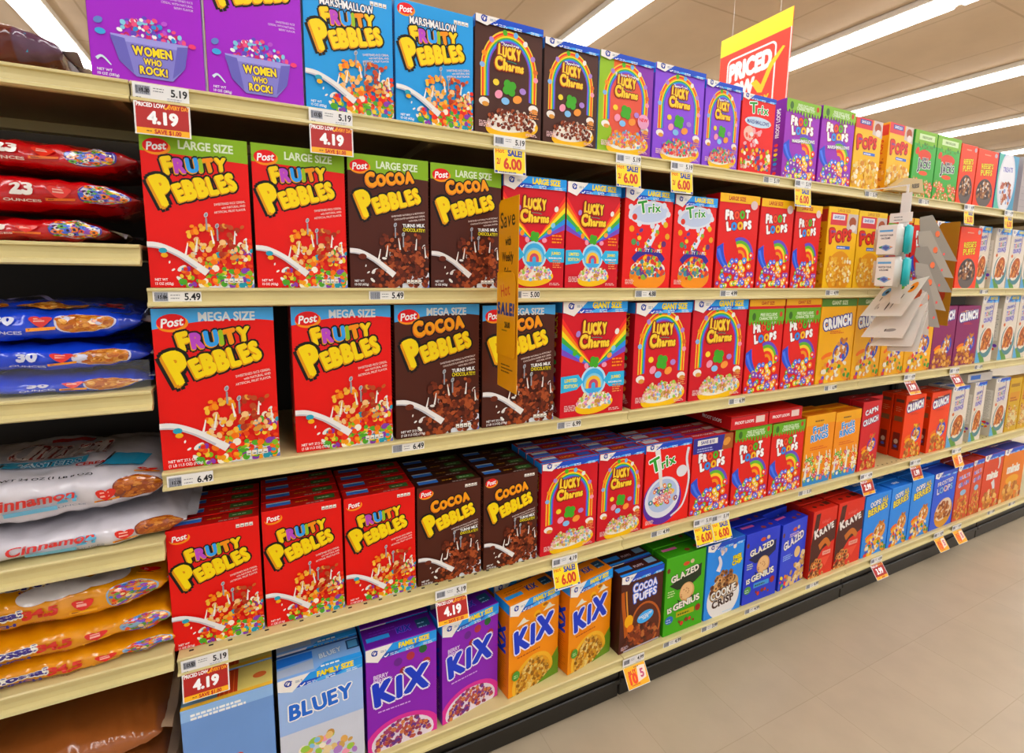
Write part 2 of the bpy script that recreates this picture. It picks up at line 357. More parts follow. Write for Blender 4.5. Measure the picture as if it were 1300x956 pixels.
def lucky(name, w, h, d, bg='c81428', big=None, bgs=None, sub=None, cer=OAT, bowlc='f9c81c', side='9c0f20', burst=False, new=False):
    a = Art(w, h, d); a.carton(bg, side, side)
    for f in 'LR':
        a.face = f; a.rect(0, .9, 1, 1, '2f8fe0'); a.text('LUCKY', .5, .8, .3, 'fbd94a', rot=PI/2, bold=.03, sx=.8)
        for i in range(9): a.ell(.5, .7-i*.075, .13, RB[i % 6] if i % 2 else 'f6d8b0', .1, i, 12)
        a.lines(.15, .08, .7, 4, .014, 'e0b0b0', .03)
    a.face = 'T'; a.rect(.05, .45, .33, .9, 'f0f0f0'); a.rect(.05, .3, .33, .6, '2f6fd0'); a.text('LUCKY', .52, .6, .06, 'f7a81c', bold=.03); a.rect(.7, .4, .93, .85, '2f5fb8'); a.rect(0, .0, 1, .2, '2f8fe0')
    a.face = 'F'
    if bgs:
        for i, (u0, u1, c) in enumerate(bgs): a.rect(u0, 0, u1, 1, c)
    top = .9 if big else .94
    if burst:
        for sgn in (-1, 1):
            for i, c in enumerate(RB):
                y = .86-i*.052; a.poly([(.5, .42), (.5+sgn*.5, y), (.5+sgn*.5, y-.054)], c)
        a.ell(.5, .3, .2, 'bfe6fa', n=28); a.ell(.5, .3, .17, '4ab0e6', n=26)
        a.arc(.5, .27, .03, .075, 0, PI, 'c8506a', foot=.03); a.arc(.5, .27, .075, .12, 0, PI, 'f6c84a', foot=.03); a.arc(.5, .27, .12, .15, 0, PI, '8fd0e8', foot=.03)
        a.poly([(0, .36), (.26, .37), (.34, .3), (.24, .24), (0, .22)], '3ab4e0'); a.poly([(1, .37), (.74, .37), (.66, .3), (.76, .24), (1, .24)], '3ab4e0')
        a.text('LIMITED', .15, .325, .045, 'f6f04a', bold=.03, sx=.85); a.text('EDITION', .15, .275, .045, 'f6f04a', bold=.03, sx=.85)
        a.text('JUMBO', .86, .325, .042, 'f6f04a', bold=.03, sx=.85); a.text('MARSHMALLOWS', .85, .28, .025, 'ffffff', bold=.02, sx=.8)
        for u, v, c in ((.24, .72, 'b08ad0'), (.2, .56, '5cb82e'), (.3, .5, 'f39a1e'), (.38, .44, 'f2a0b8'), (.85, .73, 'f4f0e8'), (.8, .58, '8fd0e8'), (.74, .52, 'f6a04a'), (.66, .44, 'f2a0b8')): a.ell(u, v, .042, c, .034, u*5, 12)
        clover(a, .5, .47, .075, '4ca82e'); lucky_word(a, .72); bowl(a, .52, .095, .3, n=70, dome=.11)
        a.lines(.78, .48, .2, 3, .03, 'f39a1e', .02)
    else:
        a.ell(.5, .52, .385, bg if not bgs else 'e0604a', .52, 0, 30, )
        for i, c in enumerate(['f6d24a']+RB[:1]+RB[1:]):
            r = .42-i*.017; a.arc(.5, .56, r-.02, r, -.1, PI+.1, c, sy=1.22, foot=.2, n=26)
        for t, c in ((.15, 'd8702c'), (.5, 'b08ad0'), (.95, 'f4f0e8'), (1.35, '7ac0f0'), (1.75, '5cb82e'), (2.3, 'b08ad0'), (2.75, 'f39a1e'), (3.05, '8fb8e8'), (-.05, 'f2a0b8')):
            a.ell(.5+.4*math.cos(t), .56+.4*math.sin(t)*1.22*w/h, .038, c, .034, t, 12)
        for u in (.13, .87): a.ell(u, .28, .075, 'f8f2ec', .05); a.ell(u+.02, .26, .05, 'e0a04a', .03)
        if sub: a.text(sub, .5, .80, .05, 'ffffff', bold=.03, sx=.85, out='50307a', ow=.03); lucky_word(a, .69, s=.92)
        else: lucky_word(a, .7)
        clover(a, .5, .43, .1, '4ca82e'); a.ell(.34, .36, .06, 'f2a0b8', .05, .6); a.ell(.62, .34, .07, 'f6a04a', .05, .3); a.ell(.44, .31, .06, '8fc6f0', .045); a.ell(.7, .42, .05, 'b08ad0', .04); a.ell(.3, .46, .045, 'f6d84a', .04)
        bowl(a, .55, .09, .4, bowlc, cer)
        if new: a.ell(.83, .36, .11, 'e8a8c8', n=16); a.text('NEW', .83, .38, .05, 'd8281c', bold=.04)
    gm(a, bool(big), big, v=1., t=.1 if big else .065)
    a.lines(.05, .1, .22, 4, .014, 'f0c8c8', .012); a.lines(.8, .25, .17, 4, .02, 'f0a060', .014); a.lines(.75, .04, .2, 2, .014, 'f0c8c8', .01)
    return a.done(name)
def trix(name, w, h, d, kind):
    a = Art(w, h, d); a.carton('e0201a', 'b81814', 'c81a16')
    for f in 'LR':
        a.face = f; a.rect(0, .9, 1, 1, '2f8fe0'); a.text('Trix', .5, .8, .3, 'ffffff', rot=PI/2, bold=.03)
        for i in range(8): a.ell(.5, .66-i*.08, .16, ['f39a1e', '5cb82e', '8a3fa8', 'f6d24a'][i % 4], .12, 0, 12)
    a.face = 'T'; a.rect(.05, .4, .35, .9, 'e8ecf4'); a.text('Trix', .52, .6, .07, '3a9f3a', bold=.03); a.rect(.7, .4, .93, .85, '2f5fb8'); a.rect(0, 0, 1, .2, '2f8fe0')
    a.face = 'F'; PUF = ['f08a1a', '8fb83a', 'd8402c', '6a3f8a', 'f6c83a', '4a8a9a']
    if kind == 'large':
        a.ell(.5, .77, .42, 'e4e8f4', .19, .1, 30); a.ell(.52, .77, .37, 'c9d6ee', .15, .1, 30)
        for q in range(9): a.ell(.5+.4*math.cos(q*.7), .77+.13*math.sin(q*.7), .05, 'e4e8f4')
        a.band([(.7, .66), (.6, .54), (.5, .44), (.5, .36)], .07, 'e6eaf6', .16)
        a.blobs((.25, .42, .8, .6), 16, .035, PUF, 9)
        for u, v, c in ((.2, .72, 'd8402c'), (.15, .6, 'f0a81a'), (.2, .47, '5a9a5a'), (.85, .66, 'e8c02c'), (.9, .54, 'e8a82c'), (.83, .46, '6a2f6a')): a.ell(u, v, .05, c)
        a.fancy('Trix', .27, .76, .74, .79, [.19, .13, .15, .13], '3aa03a', 'ffffff', ow=.09, bold=.03)
        a.arc(.52, .1, .36, .46, .7, 2.44, '3a2a8a', sy=1.1); a.fancy('6 FRUITY SHAPES', .24, .375, .8, .37, .055, ['ffffff', 'ffffff', 'f6e02c', '5cd04a', 'e8532c', 'f39a1e'], None, bold=.03)
        a.ell(.52, .13, .38, 'f39a1e', .24, 0, 30); a.ell(.52, .2, .36, 'f8f2e6', .14, 0, 28); a.blobs((.18, .12, .86, .34, heap('d')), 90, .036, PUF, 4, flat=.85); a.blobs((.2, .1, .84, .2), 40, .036, PUF, 5, flat=.85)
        gm(a, True, 'LARGE SIZE')
    elif kind == 'reg':
        a.ell(.4, .3, .42, '5a2f9a', .4, .3, 34); a.ell(.4, .34, .38, 'e8eaf4', .34, .3, 32); a.ell(.4, .36, .32, 'b8c8e8', .27, .3, 30)
        a.blobs((.12, .26, .7, .5, heap('d')), 46, .045, PUF+['fff4e0', 'e8b04a'], 4, ring='fff4e0')
        a.text('NATURAL', .42, .36, .06, 'd8402c', bold=.04, out='ffffff', ow=.04, rot=.2); a.text('COLOR', .44, .31, .06, 'd8402c', bold=.04, out='ffffff', ow=.04, rot=.2)
        a.band([(.22, .98), (.28, .8), (.33, .6), (.36, .46)], .12, 'ece8e4', .05); a.band([(.93, .9), (.9, .75), (.97, .5), (.86, .2), (.6, .08)], .06, 'e8e6ec', .03); a.ell(.8, .62, .12, 'e8e6ec', .1)
        a.fancy('Trix', .12, .66, .66, .74, [.23, .15, .19, .16], '2f9f2f', 'ffffff', ow=.08, bold=.035)
        gm(a, False, v=1., t=.065)
    else:
        a.fancy('Trix', .22, .77, .8, .78, [.2, .14, .17, .15], '3aa03a', 'ffffff', ow=.09, bold=.03); a.ell(.5, .66, .4, 'cfe4f4', .1); a.text('MARSHMALLOWS', .5, .66, .075, '4a5a9a', bold=.03, sx=.8)
        a.ell(.25, .5, .16, 'f4c8b8', .14); a.blobs((.1, .32, .6, .56), 20, .05, ['f4f0f0', 'f2b0b8', 'e86a5a'], 6); a.blobs((.05, .05, .95, .32), 90, .04, PUF+['fff4e0', 'f2a0b8'], 3); gm(a, False, v=1., t=.065)
    a.lines(.05, .08, .2, 4, .013, 'f8c8c0', .012)
    return a.done(name)
def loops_art(a, y=0.):
    a.fancy('FROOT', .16, .71+y, .78, .745+y, [.16, .135, .13, .13, .14], ['ffffff', 'ffffff', 'e8532c', '5cb82e', 'ffffff'], '8a1410', ow=.06, bold=.1)
    a.fancy('LOOPS', .2, .595+y, .84, .635+y, [.15, .13, .13, .13, .14], ['ffffff', '3a8fe0', 'f6c02c', 'ffffff', 'ffffff'], '8a1410', ow=.06, bold=.1)
    a.band([(.03, .46), (.12, .32), (.32, .18)], .26, '2f4fc8', .08); a.band([(.04, .42), (.16, .28), (.34, .2)], .07, '4a7ae8', .02)
    for i, c in enumerate(['f39a1e', 'e8402c', 'f6d83a', '6fb83a', '6a4fc0']): a.arc(.58, .33, .08+.055*i, .137+.055*i, -.45+.1*i, 2.0, c, sy=1.05)
    a.blobs((.04, .015, .97, .3, heap('d')), 70, .05, ['e8402c', 'f39a1e', 'f6d83a', '6fb83a', '4a7ae8', '8a4fb8'], 5, ring='fff0e0', flat=.85)
    for u, v, c in ((.7, .3, '3a8fe0'), (.82, .24, 'f39a1e'), (.6, .27, 'f6d83a'), (.86, .36, 'e8402c')): a.ell(u, v, .06, c); a.ell(u, v, .025, 'fff0e0')
def loops(name, w, h, d, kind, bg='d8201c'):
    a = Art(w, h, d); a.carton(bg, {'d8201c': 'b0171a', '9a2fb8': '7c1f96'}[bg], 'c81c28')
    for f in 'LR':
        a.face = f; a.text('FROOT LOOPS', .5, .7, .26, 'ffffff', rot=PI/2, bold=.03, sx=.75)
        for i in range(7): a.ell(.5, .42-i*.06, .14, RB[i % 6], .1, 0, 12)
    a.face = 'T'; a.text('FROOT LOOPS', .35, .5, .055, 'ffffff', bold=.03); a.rect(.66, .3, .9, .8, 'f0d8d0'); a.rect(0, .9, 1, .98, '8a1014'); a.face = 'F'
    loops_art(a, {'large': .02, 'giant': -.06, 'green': -.045, 'marsh': -.03}.get(kind, -.03))
    if kind == 'large':
        a.rect(0, .91, 1, 1, 'f9c41c'); a.text('LARGE SIZE', .42, .955, .07, 'b81f1c', bold=.035, sx=.85); a.ell(.86, .9, .09, 'e8d0d0', .08)
    elif kind in ('giant', 'green', 'marsh'):
        t = .9 if kind == 'giant' else 1.
        pts = [(0, t), (0, t-.13)]
        R = random.Random(4)
        for i in range(12):
            dv = .03+.035*R.random(); pts += [(i/12+.005, t-.13-(.0)), (i/12+.02, t-.13-dv), (i/12+.055, t-.13-dv), (i/12+.07, t-.13)]
        a.poly(pts+[(1, t-.13), (1, t)], '6fae2c' if kind != 'marsh' else '8fc03a')
        a.text('FREE EXCLUSIVE', .55, t-.06, .055, 'e8f4d8', bold=.03, sx=.85); a.text('CHARACTER TOY', .55, t-.1, .055, 'e8f4d8', bold=.03, sx=.85)
        a.ell(.14, t-.08, .05, '3f6a24', .07); a.ell(.9, t-.06, .04, 'c8402c', .05)
        if kind == 'giant': a.rect(0, .93, 1, 1, 'f9b81c'); a.text('GIANT SIZE', .5, .962, .06, 'b8351c', bold=.035, sx=.85)
        if kind == 'marsh': a.text('MARSHMALLOWS', .55, .5, .06, 'ffffff', bold=.04, rot=.08, out='6a2a8a', ow=.04)
    else:
        a.rect(0, .8, 1, 1, '2f2f8a'); a.poly([(.72, .8), (1, .8), (1, 1), (.78, 1)], 'a8602c'); a.ell(.84, .9, .1, 'e0a04a', .07, .5); a.rect(.1, .9, .6, .97, 'f0ece8'); a.text('SAVE $10', .35, .935, .06, '2f2f8a', bold=.035); a.lines(.1, .85, .5, 2, .03, 'b8c0f0', .02)
    return a.done(name)
def pops(name, w, h, d, kind):
    a = Art(w, h, d); a.carton('f8c41c', 'e0a018', 'e8b01c')
    for f in 'LR':
        a.face = f; a.rect(.06, .82, .94, .97, 'c8402c'); a.text('POPS', .5, .66, .3, 'c8301c', rot=PI/2, bold=.04); a.blobs((.05, .03, .95, .5), 46, .1, GRN+['c8641c'], 4)
    a.face = 'T'; a.text('POPS', .4, .5, .08, 'c8301c', bold=.04); a.face = 'F'; t = 1.
    if kind == 'large': a.rect(0, .93, 1, 1, 'fbd01c'); a.text('LARGE SIZE', .5, .963, .06, 'c8801c', bold=.035); t = .93
    a.rect(.08 if kind == 'large' else 0, t-.15, .62, t, 'd8404a'); a.rect(.14, t-.085, .55, t-.02, '2f3f9a' if kind != 'large' else 'eef0f8'); a.text('SAVE $10', .345, t-.052, .055, 'ffffff' if kind != 'large' else '2f3f9a', bold=.03)
    a.poly([(.62, t-.2), (1, t-.24), (1, t), (.66, t)], 'd8c8c0'); a.ell(.82, t-.1, .12, 'a8542c', .1); a.ell(.85, t-.17, .1, 'f0e4e0', .07)
    a.fancy('POPS', .1, .58, .84, .62, [.27, .2, .23, .2], 'd8301c', '8a1810', ow=.05, bold=.04, sh=0) if False else a.fancy('POPS', .1, .57, .84, .615, [.27, .2, .23, .2], 'd8301c', '9a1c12', ow=.05, bold=.04, drop='a01c14')
    a.text('CORN', .2, .7, .04, '2f5fb8', bold=.03); a.rect(.35, .49, .8, .53, '3a6fc8'); a.lines(.38, .5, .36, 1, .02, 'ffffff', .02)
    if kind == 'large': a.ell(.5, .2, .42, 'e8a018', .42, 0, 30); a.blobs((.12, .04, .88, .38), 130, .04, GLD+['f8e4b0', 'fff2d8'], 4, flat=.8)
    else: a.blobs((.02, .01, .98, .42, lambda p, q: q < .75+.25*math.sin(p*3)), 170, .045, GLD+['f8e4b0', 'fff2d8'], 4, flat=.8)
    return a.done(name)
def jacks(name, w, h, d):
    a = Art(w, h, d); a.carton('4cb04a', '3a9a40', '8fc03a'); a.face = 'F'
    a.rect(0, .8, 1, 1, '86bd34'); a.rect(.18, .86, .88, .95, 'd8ecb8'); a.text('FREE EXCLUSIVE', .53, .905, .05, '5a8a2a', bold=.03, sx=.85); a.blobs((.05, .7, .95, .82), 16, .035, ['5a8a2a', '86bd34', '3a7a34'], 3)
    a.ell(.5, .64, .3, 'd84a2c', .12); a.ell(.15, .69, .09, 'd84a2c', .07, .8)
    a.text('APPLE', .53, .57, .1, '2a2a3a', bold=.04, sx=.8, out='e8f0e8', ow=.05); a.fancy('JACKS', .22, .43, .82, .46, [.22, .15, .15, .15, .15], '3a3f4a', 'f2f4f0', ow=.07, bold=.05)
    a.ell(.5, .37, .2, 'e05a2c', .05); a.blobs((.05, .01, .95, .27), 60, .055, ['e0703a', 'c8a04a', '8fb04a', 'e88a5a', 'd8503a'], 4, ring='f4e0c8', flat=.85)
    return a.done(name)
def puffs(name, w, h, d, big=False):
    a = Art(w, h, d); a.carton('ee4a16', 'd83e12', 'e04818'); a.face = 'L'; a.lines(.15, .9, .7, 20, .03, 'f8a080', .03); a.face = 'F'
    a.fancy("REESE'S", .22, .66, .8, .69, .14, 'f8e41c', '7a3a10', ow=.05, bold=.035, sx=.8); a.fancy('PUFFS', .22, .54, .78, .57, .16, 'f8e41c', '7a3a10', ow=.05, bold=.035, sx=.85)
    a.ell(.5, .24, .4, '6a5f5a', .4, 0, 30); a.ell(.5, .3, .37, '4a3f3c', .28, 0, 28); a.blobs((.16, .16, .84, .45, heap('d')), 80, .045, ['a8744a', '6a3a24', 'c89a6a', '8a5a3a', 'e8dcd0', '4a2a1c'], 4, flat=.85)
    if big: gm(a, True, 'LARGE SIZE')
    else: a.ell(.85, .93, .07, 'c8b8c0', .06); a.lines(.3, .9, .4, 1, .02, 'f8b090', .03)
    return a.done(name)
def ctc(name, w, h, d, big=None):
    a = Art(w, h, d); a.carton('ece2d4', 'd8d0c0', 'ccc8c4')
    for f in 'LR':
        a.face = f; a.rect(.12, .3, .88, .8, 'f4efe4'); a.lines(.18, .76, .62, 18, .026, '8a8478', .035); a.blobs((.2, .05, .8, .25), 10, .12, RB, 3)
    a.face = 'T'; a.rect(.1, .3, .5, .8, '2f6fc8'); a.face = 'F'
    a.poly([(0, 0), (.3, 0), (0, .22)], '6ab0dc'); a.poly([(.3, 0), (.6, 0), (.35, .18), (.1, .15)], '6a9a4a')
    a.band([(.5, .92), (.66, .95), (.74, .85), (.68, .6)], .035, '9a7aa8', .05)
    a.ell(.55, .3, .42, '5a8a92', .44, .9, 30); a.ell(.53, .34, .4, 'f6ead8', .33, .9, 30); a.ell(.53, .35, .34, 'b8602c', .26, .9, 28); a.blobs((.25, .2, .8, .48, heap('d')), 60, .05, ['c8742c', 'a85a24', 'e0984a', '8a4418', 'e8b070'], 4, flat=.8)
    a.fancy('CINNAMON', .2, .79, .68, .82, .085, '5a4a9a', 'dfe4f4', ow=.08, bold=.04, sx=.8); a.fancy('TOAST', .22, .69, .7, .72, .12, ['3a6fd0', 'd8503a', '4a9a5a', '6a4fb0', '3a6fd0'], 'f4f0f8', ow=.08, bold=.04, sx=.85); a.fancy('CRUNCH', .2, .6, .74, .63, .12, '6a5ab8', 'e8e4f4', ow=.08, bold=.04, sx=.85)
    a.ell(.18, .55, .06, 'd8702c', .05)
    gm(a, bool(big), big, t=.1 if big else .06)
    return a.done(name)
def oval(name, w, h, d):
    a = Art(w, h, d); a.carton('5aa0c0', '5a3f9a', '4a90b8'); a.face = 'F'
    a.poly([(0, 0), (.3, 0), (.2, 1), (0, 1)], '6ac0b0'); a.ell(.48, .5, .42, 'e4e2ec', .72, 0, 34); a.ell(.48, .5, .36, 'f0f0f6', .66, 0, 32)
    a.fancy('TREATS', .25, .68, .74, .7, .11, '6a6ab8', 'e8e8f4', ow=.06, bold=.03); a.text('MINI', .48, .6, .14, '3a3f9a', bold=.04) if False else None
    a.blobs((.22, .1, .76, .5), 60, .05, ['8a4a2c', 'c8805a', 'a85a3a', 'e0d0d0', 'b86a5a', '9ab0d8'], 4, flat=.8)
    return a.done(name)
def grey_panel(name, w, h, d):
    a = Art(w, h, d); a.carton('b8b0b0', 'a8a4a4', 'b0a8a8'); a.face = 'F'
    for i in range(7): a.rect(.05, .1+i*.12, .95, .105+i*.12, '8a8488')
    return a.done(name)
def crunch(name, w, h, d, bg, side, big=None, word='CRUNCH', wc='ffffff', accent='2f4fb8', top=None, cer=None, pre=None):
    a = Art(w, h, d); a.carton(bg, side, top or side)
    for f in 'LR':
        a.face = f; a.rect(.15, .88, .85, .93, '6a4a3c'); a.lines(.2, .8, .6, 3, .03, 'e8c8a0', .03); a.rect(.15, .58, .85, .66, '8a5a3a'); a.rect(.2, .12, .8, .4, '7a2a20'); a.ell(.5, .26, .18, 'd8b8a0', .24); a.ell(.5, .18, .16, '4a5ab0', .14)
    a.face = 'T'; a.rect(.15, .3, .85, .8, side); a.text(word, .5, .55, .06, wc, bold=.03); a.face = 'F'
    t = 1.
    if big: a.rect(0, .91, 1, 1, '5c8a34'); a.text(big, .5, .955, .075, 'e8f0d0', bold=.035, sx=.85); t = .9
    if pre: a.poly([(.12, t-.1), (.9, t-.05), (.92, t-.13), (.12, t-.2)], pre); a.lines(.3, t-.09, .4, 1, .02, 'f4e8d0', .02)
    if word == 'BERRIES':
        a.fancy('OOPS! ALL', .2, .8, .9, .86, .12, ['ffffff']*5+['f6e21c']*4, '1c3a8a', ow=.06, bold=.04); a.fancy('BERRIES', .14, .66, .9, .74, .16, 'f6e21c', '1c3a8a', ow=.07, bold=.05)
    elif word == 'CAPN':
        a.fancy("CAP'N", .16, .8, .84, .85, .15, 'ffffff', '1c2a7a', ow=.08, bold=.05); a.fancy('CRUNCH', .1, .65, .9, .71, .17, 'ffffff', '1c2a7a', ow=.08, bold=.05)
    else:
        a.fancy(word, .1, t-.265, .9, t-.2, .19, wc, '1c2a8a', ow=.09, bold=.09); a.lines(.3, t-.29, .4, 2, .02, 'c8402c', .016)
    # generic swirl of milk with cereal behind it
    a.ell(.66, .36, .24, accent, .2, .5, 26); a.ell(.64, .34, .19, 'f4ecdc', .15, .5, 24); a.blobs((.5, .3, .8, .52), 22, .05, (cer or GRN)+[accent, 'f6c83a', 'd8402c'], 9)
    a.ell(.26, .33, .16, 'f07a1a' if bg != 'f07a1a' else 'f6b41c', .05, .3); a.ell(.26, .28, .13, 'f6b41c', .05, .3)
    a.blobs((.05, .02, .95, .3, heap('d')), 70, .05, cer or ['e8402c', '4a9a3a', 'f0a01a', '6a3fb0', 'f6c83a', 'e8a050', 'c8742c', 'f4ecd8'], 5, flat=.7)
    return a.done(name)
def rings(name, w, h, d):
    a = Art(w, h, d); a.carton('f29a1a', 'd87a14', 'e8921c'); a.face = 'T'; a.rect(.1, .3, .9, .7, 'd86a14'); a.face = 'F'
    a.rect(0, .86, 1, 1, 'f2b01c'); a.lines(.3, .9, .4, 1, .02, '5a3a2a', .03)
    a.fancy('Fruit', .25, .74, .78, .77, .14, '2f8fd8', 'e8f4fa', ow=.06, bold=.05); a.fancy('RINGS', .2, .62, .8, .66, .14, '2f8fd8', 'e8f4fa', ow=.06, bold=.05); a.lines(.2, .53, .6, 2, .03, 'd8601a', .02)
    for u in (.1, .3, .55, .8, .92): a.band([(u, .1), (u+.02, .3), (u-.02, .46)], .09, 'f4f4ea', .02)
    a.poly([(.05, 0), (.95, 0), (.99, .12), (.02, .12)], '3a8fd0'); a.blobs((.03, .06, .97, .4), 90, .045, ['e8402c', '5cae3a', 'f6d83a', 'f08a1a', 'c83a8a', 'fff4e0'], 5, ring='f6e8c8', flat=.85)
    a.text('2098', .72, .05, .0, 'ffffff') if False else None
    return a.done(name)
def honey(name, w, h, d):
    a = Art(w, h, d); a.carton('d8b01c', 'c88a18', 'c8941c'); a.face = 'F'; a.rect(.1, .84, .8, .9, 'a87a1c'); a.rect(.1, .58, .9, .74, 'd89a2c'); a.lines(.15, .62, .6, 2, .05, 'a8541c', .05)
    a.ell(.5, .25, .36, 'e8d8a0', .3); a.blobs((.1, .05, .9, .48), 60, .06, GRN+['e8dcb0', 'c8b060'], 4, ring='f0e0b0'); return a.done(name)
def kix(name, w, h, d, purple):
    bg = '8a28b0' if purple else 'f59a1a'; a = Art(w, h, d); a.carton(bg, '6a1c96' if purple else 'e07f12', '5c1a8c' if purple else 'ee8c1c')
    for f in 'LR': a.face = f; a.rect(0, .9, 1, 1, '2f9be6'); a.text('KIX', .5, .6, .5, '1c3fc0', rot=PI/2, bold=.06); a.lines(.15, .4, .7, 14, .025, 'e8b0d8' if purple else 'b8641c', .03)
    a.face = 'T'; a.rect(.04, .3, .36, .5, '3a9fe6'); a.fancy('KIX', .47, .35, .68, .35, .12, '1c3a9a', 'e8a03c' if not purple else '7a4fd0', ow=.06, bold=.05, jig=8); a.rect(.76, .3, .95, .75, '1f4a6a'); a.lines(.78, .5, .15, 2, .2, '9ac8e0', .02); a.lines(.1, .72, .5, 2, .14, '7a3fb8' if purple else 'b8641c', .016)
    a.rect(0, .965, 1, .985, '3a1060' if purple else 'a8580f'); a.face = 'F'
    if purple:
        a.text('BERRY', .2, .72, .06, 'f0dcf8', bold=.03, sx=.85); a.text('BERRY', .2, .675, .06, 'f0dcf8', bold=.03, sx=.85)
        for u, v, c in ((.44, .8, '6a2a8a'), (.62, .82, 'b03a4a'), (.52, .7, 'a0343a'), (.8, .85, '2f6a3a'), (.7, .62, '5a2a8a'), (.85, .72, 'b03a4a')): a.ell(u, v, .06, c)
        a.ell(.5, .05, .55, 'd83a9a', .36, 0, 30); a.ell(.5, .06, .45, 'f4e8f4', .28, 0, 28); a.blobs((.1, .02, .9, .24, heap('d')), 160, .028, ['8a3a5a', 'b85a4a', '6a3a8a', 'd88a5a', 'a84a7a'], 4, flat=.85)
    else:
        for u, v in ((.28, .76), (.8, .8)): a.poly([(u-.14, v-.02), (u-.04, v+.03), (u, v+.05), (u+.05, v+.01), (u+.12, v-.01)], 'f0ead8')
        for u, v in ((.55, .78), (.7, .86), (.62, .72)): a.ell(u, v, .07, 'f6b820', .06); a.ell(u+.01, v-.01, .05, 'b06a18', .025)
        a.poly([(0, 0), (1, 0), (1, .3), (.7, .1), (.3, .02)], '7a9a2c'); a.ell(.48, .1, .42, 'f8c040', .36, .35, 30); a.ell(.48, .1, .36, 'e8a830', .3, .35, 28); a.blobs((.14, .0, .82, .32, heap('d')), 260, .026, ['d8a43c', 'b87a24', 'ecc05c', '9a6a20', 'f0d488'], 4, flat=.85); a.poly([(.55, 0), (1, 0), (1, .24), (.85, .1)], '6f942c')
        a.ell(.13, .22, .075, '5a9a3a'); a.lines(.09, .22, .09, 2, .02, 'd8f0b8', .012)
    v = .5 if not purple else .48
    a.fancy('KIX', .1, v-.03, .92, v+.02, [.33, .31, .35], '1f3fc0', 'f4f0ff', ow=.05, bold=.07, jig=7)
    a.lines(.15, v-.1, .6, 1, .02, 'b8541c' if not purple else 'e0b0f0', .018)
    gm(a, True, 'FAMILY SIZE', t=.11, c1='2f5fb8')
    return a.done(name)
def bluey(name, w, h, d):
    a = Art(w, h, d); a.carton('a8c4f0', '4a7ac8', '8fb8ec'); a.face = 'T'
    a.poly([(0, .1), (.42, .1), (.42, .5), (0, .4)], 'b8c4dc'); a.poly([(0, .5), (.42, .55), (.42, .86), (0, .86)], '2f7fe0'); a.rect(.0, .9, 1, .98, '3a5a9a')
    a.fancy('BLUEY', .5, .42, .78, .5, .085, 'dfe8f8', '7a9ad0', ow=.06, bold=.05); a.rect(.84, .45, 1, .85, '1c3a6a'); a.rect(.86, .5, .98, .8, '5a9ac8'); a.poly([(.42, 0), (1, 0), (1, .2), (.55, .22)], '3a9fe6'); a.lines(.5, .06, .3, 1, .1, 'ffffff', .03)
    a.face = 'F'; gm(a, True, 'FAMILY SIZE'); a.rect(0, 0, 1, .5, 'd8dce8'); a.fancy('BLUEY', .12, .62, .88, .66, .2, '2f6fd0', 'ffffff', ow=.07, bold=.05); a.blobs((.1, .05, .9, .4, heap('d')), 60, .05, OAT, 3); return a.done(name)
def striped(name, w, h, d):
    a = Art(w, h, d); a.carton('7aa0d8', '5a80c0', 'e8c070'); a.face = 'T'
    a.rect(0, 0, .38, 1, '7a9ab0'); a.rect(.38, 0, .6, 1, 'c84a24')
    for i in range(4): a.rect(.4+i*.05, .05, .41+i*.05, .95, 'e8763c')
    a.rect(.6, 0, 1, 1, 'e8d480'); a.text('DD', .22, .5, .12, '1c2a2a', bold=.05); a.ell(.85, .5, .08, 'd8703c', .05); a.rect(0, 0, 1, .12, 'f0c04a')
    a.face = 'F'; a.rect(0, .9, 1, 1, '9ac0ec'); a.lines(.1, .93, .7, 2, .03, 'ffffff', .03); a.blobs((.1, .1, .9, .5, heap('d')), 60, .05, FRU, 3); return a.done(name)
def cocoap(name, w, h, d):
    a = Art(w, h, d); a.carton('4a2018', '3a1812', '3f1c16'); a.face = 'T'; a.rect(.03, .4, .36, .75, '3a8fe0'); a.text('PUFFS', .52, .5, .06, 'd8c0c8', bold=.03); a.rect(.74, .4, .95, .85, '8ab0d0'); a.rect(0, 0, 1, .18, '2f8fe0'); a.face = 'F'
    a.fancy('COCOA', .28, .745, .86, .76, [.16, .13, .13, .13, .13], 'f2f0fa', '3a6fd8', ow=.1, bold=.05); a.fancy('PUFFS', .3, .615, .86, .64, [.17, .13, .14, .14, .14], 'f2f0fa', '3a6fd8', ow=.1, bold=.05)
    a.band([(.04, .8), (.07, .6), (.12, .4), (.16, .2)], .07, 'b8601c', .09); a.band([(.12, .8), (.15, .6), (.2, .36)], .03, 'e09a3c', .03)
    a.ell(.62, .28, .36, 'b8642c', .44, .3, 30); a.ell(.62, .28, .32, '5a2a18', .4, .3, 28); a.ell(.6, .38, .2, '4ab0f0', .11, .15, 20); a.text('CHOCOLATEY', .6, .4, .045, 'ffffff', rot=.12, bold=.03, sx=.8); a.text('TASTE', .6, .365, .045, 'ffffff', rot=.12, bold=.03, sx=.85)
    a.blobs((.08, .06, .95, .3, heap('d')), 110, .04, CHO+['b8703c'], 4, flat=.85); a.ell(.2, .4, .1, 'f0b41c', .12); a.ell(.24, .3, .08, 'e07a1c', .07)
    a.lines(.04, .08, .2, 3, .016, 'c8b0c0', .014); a.rect(.1, .012, .95, .03, 'b8b0c0'); gm(a, False, t=.09); return a.done(name)
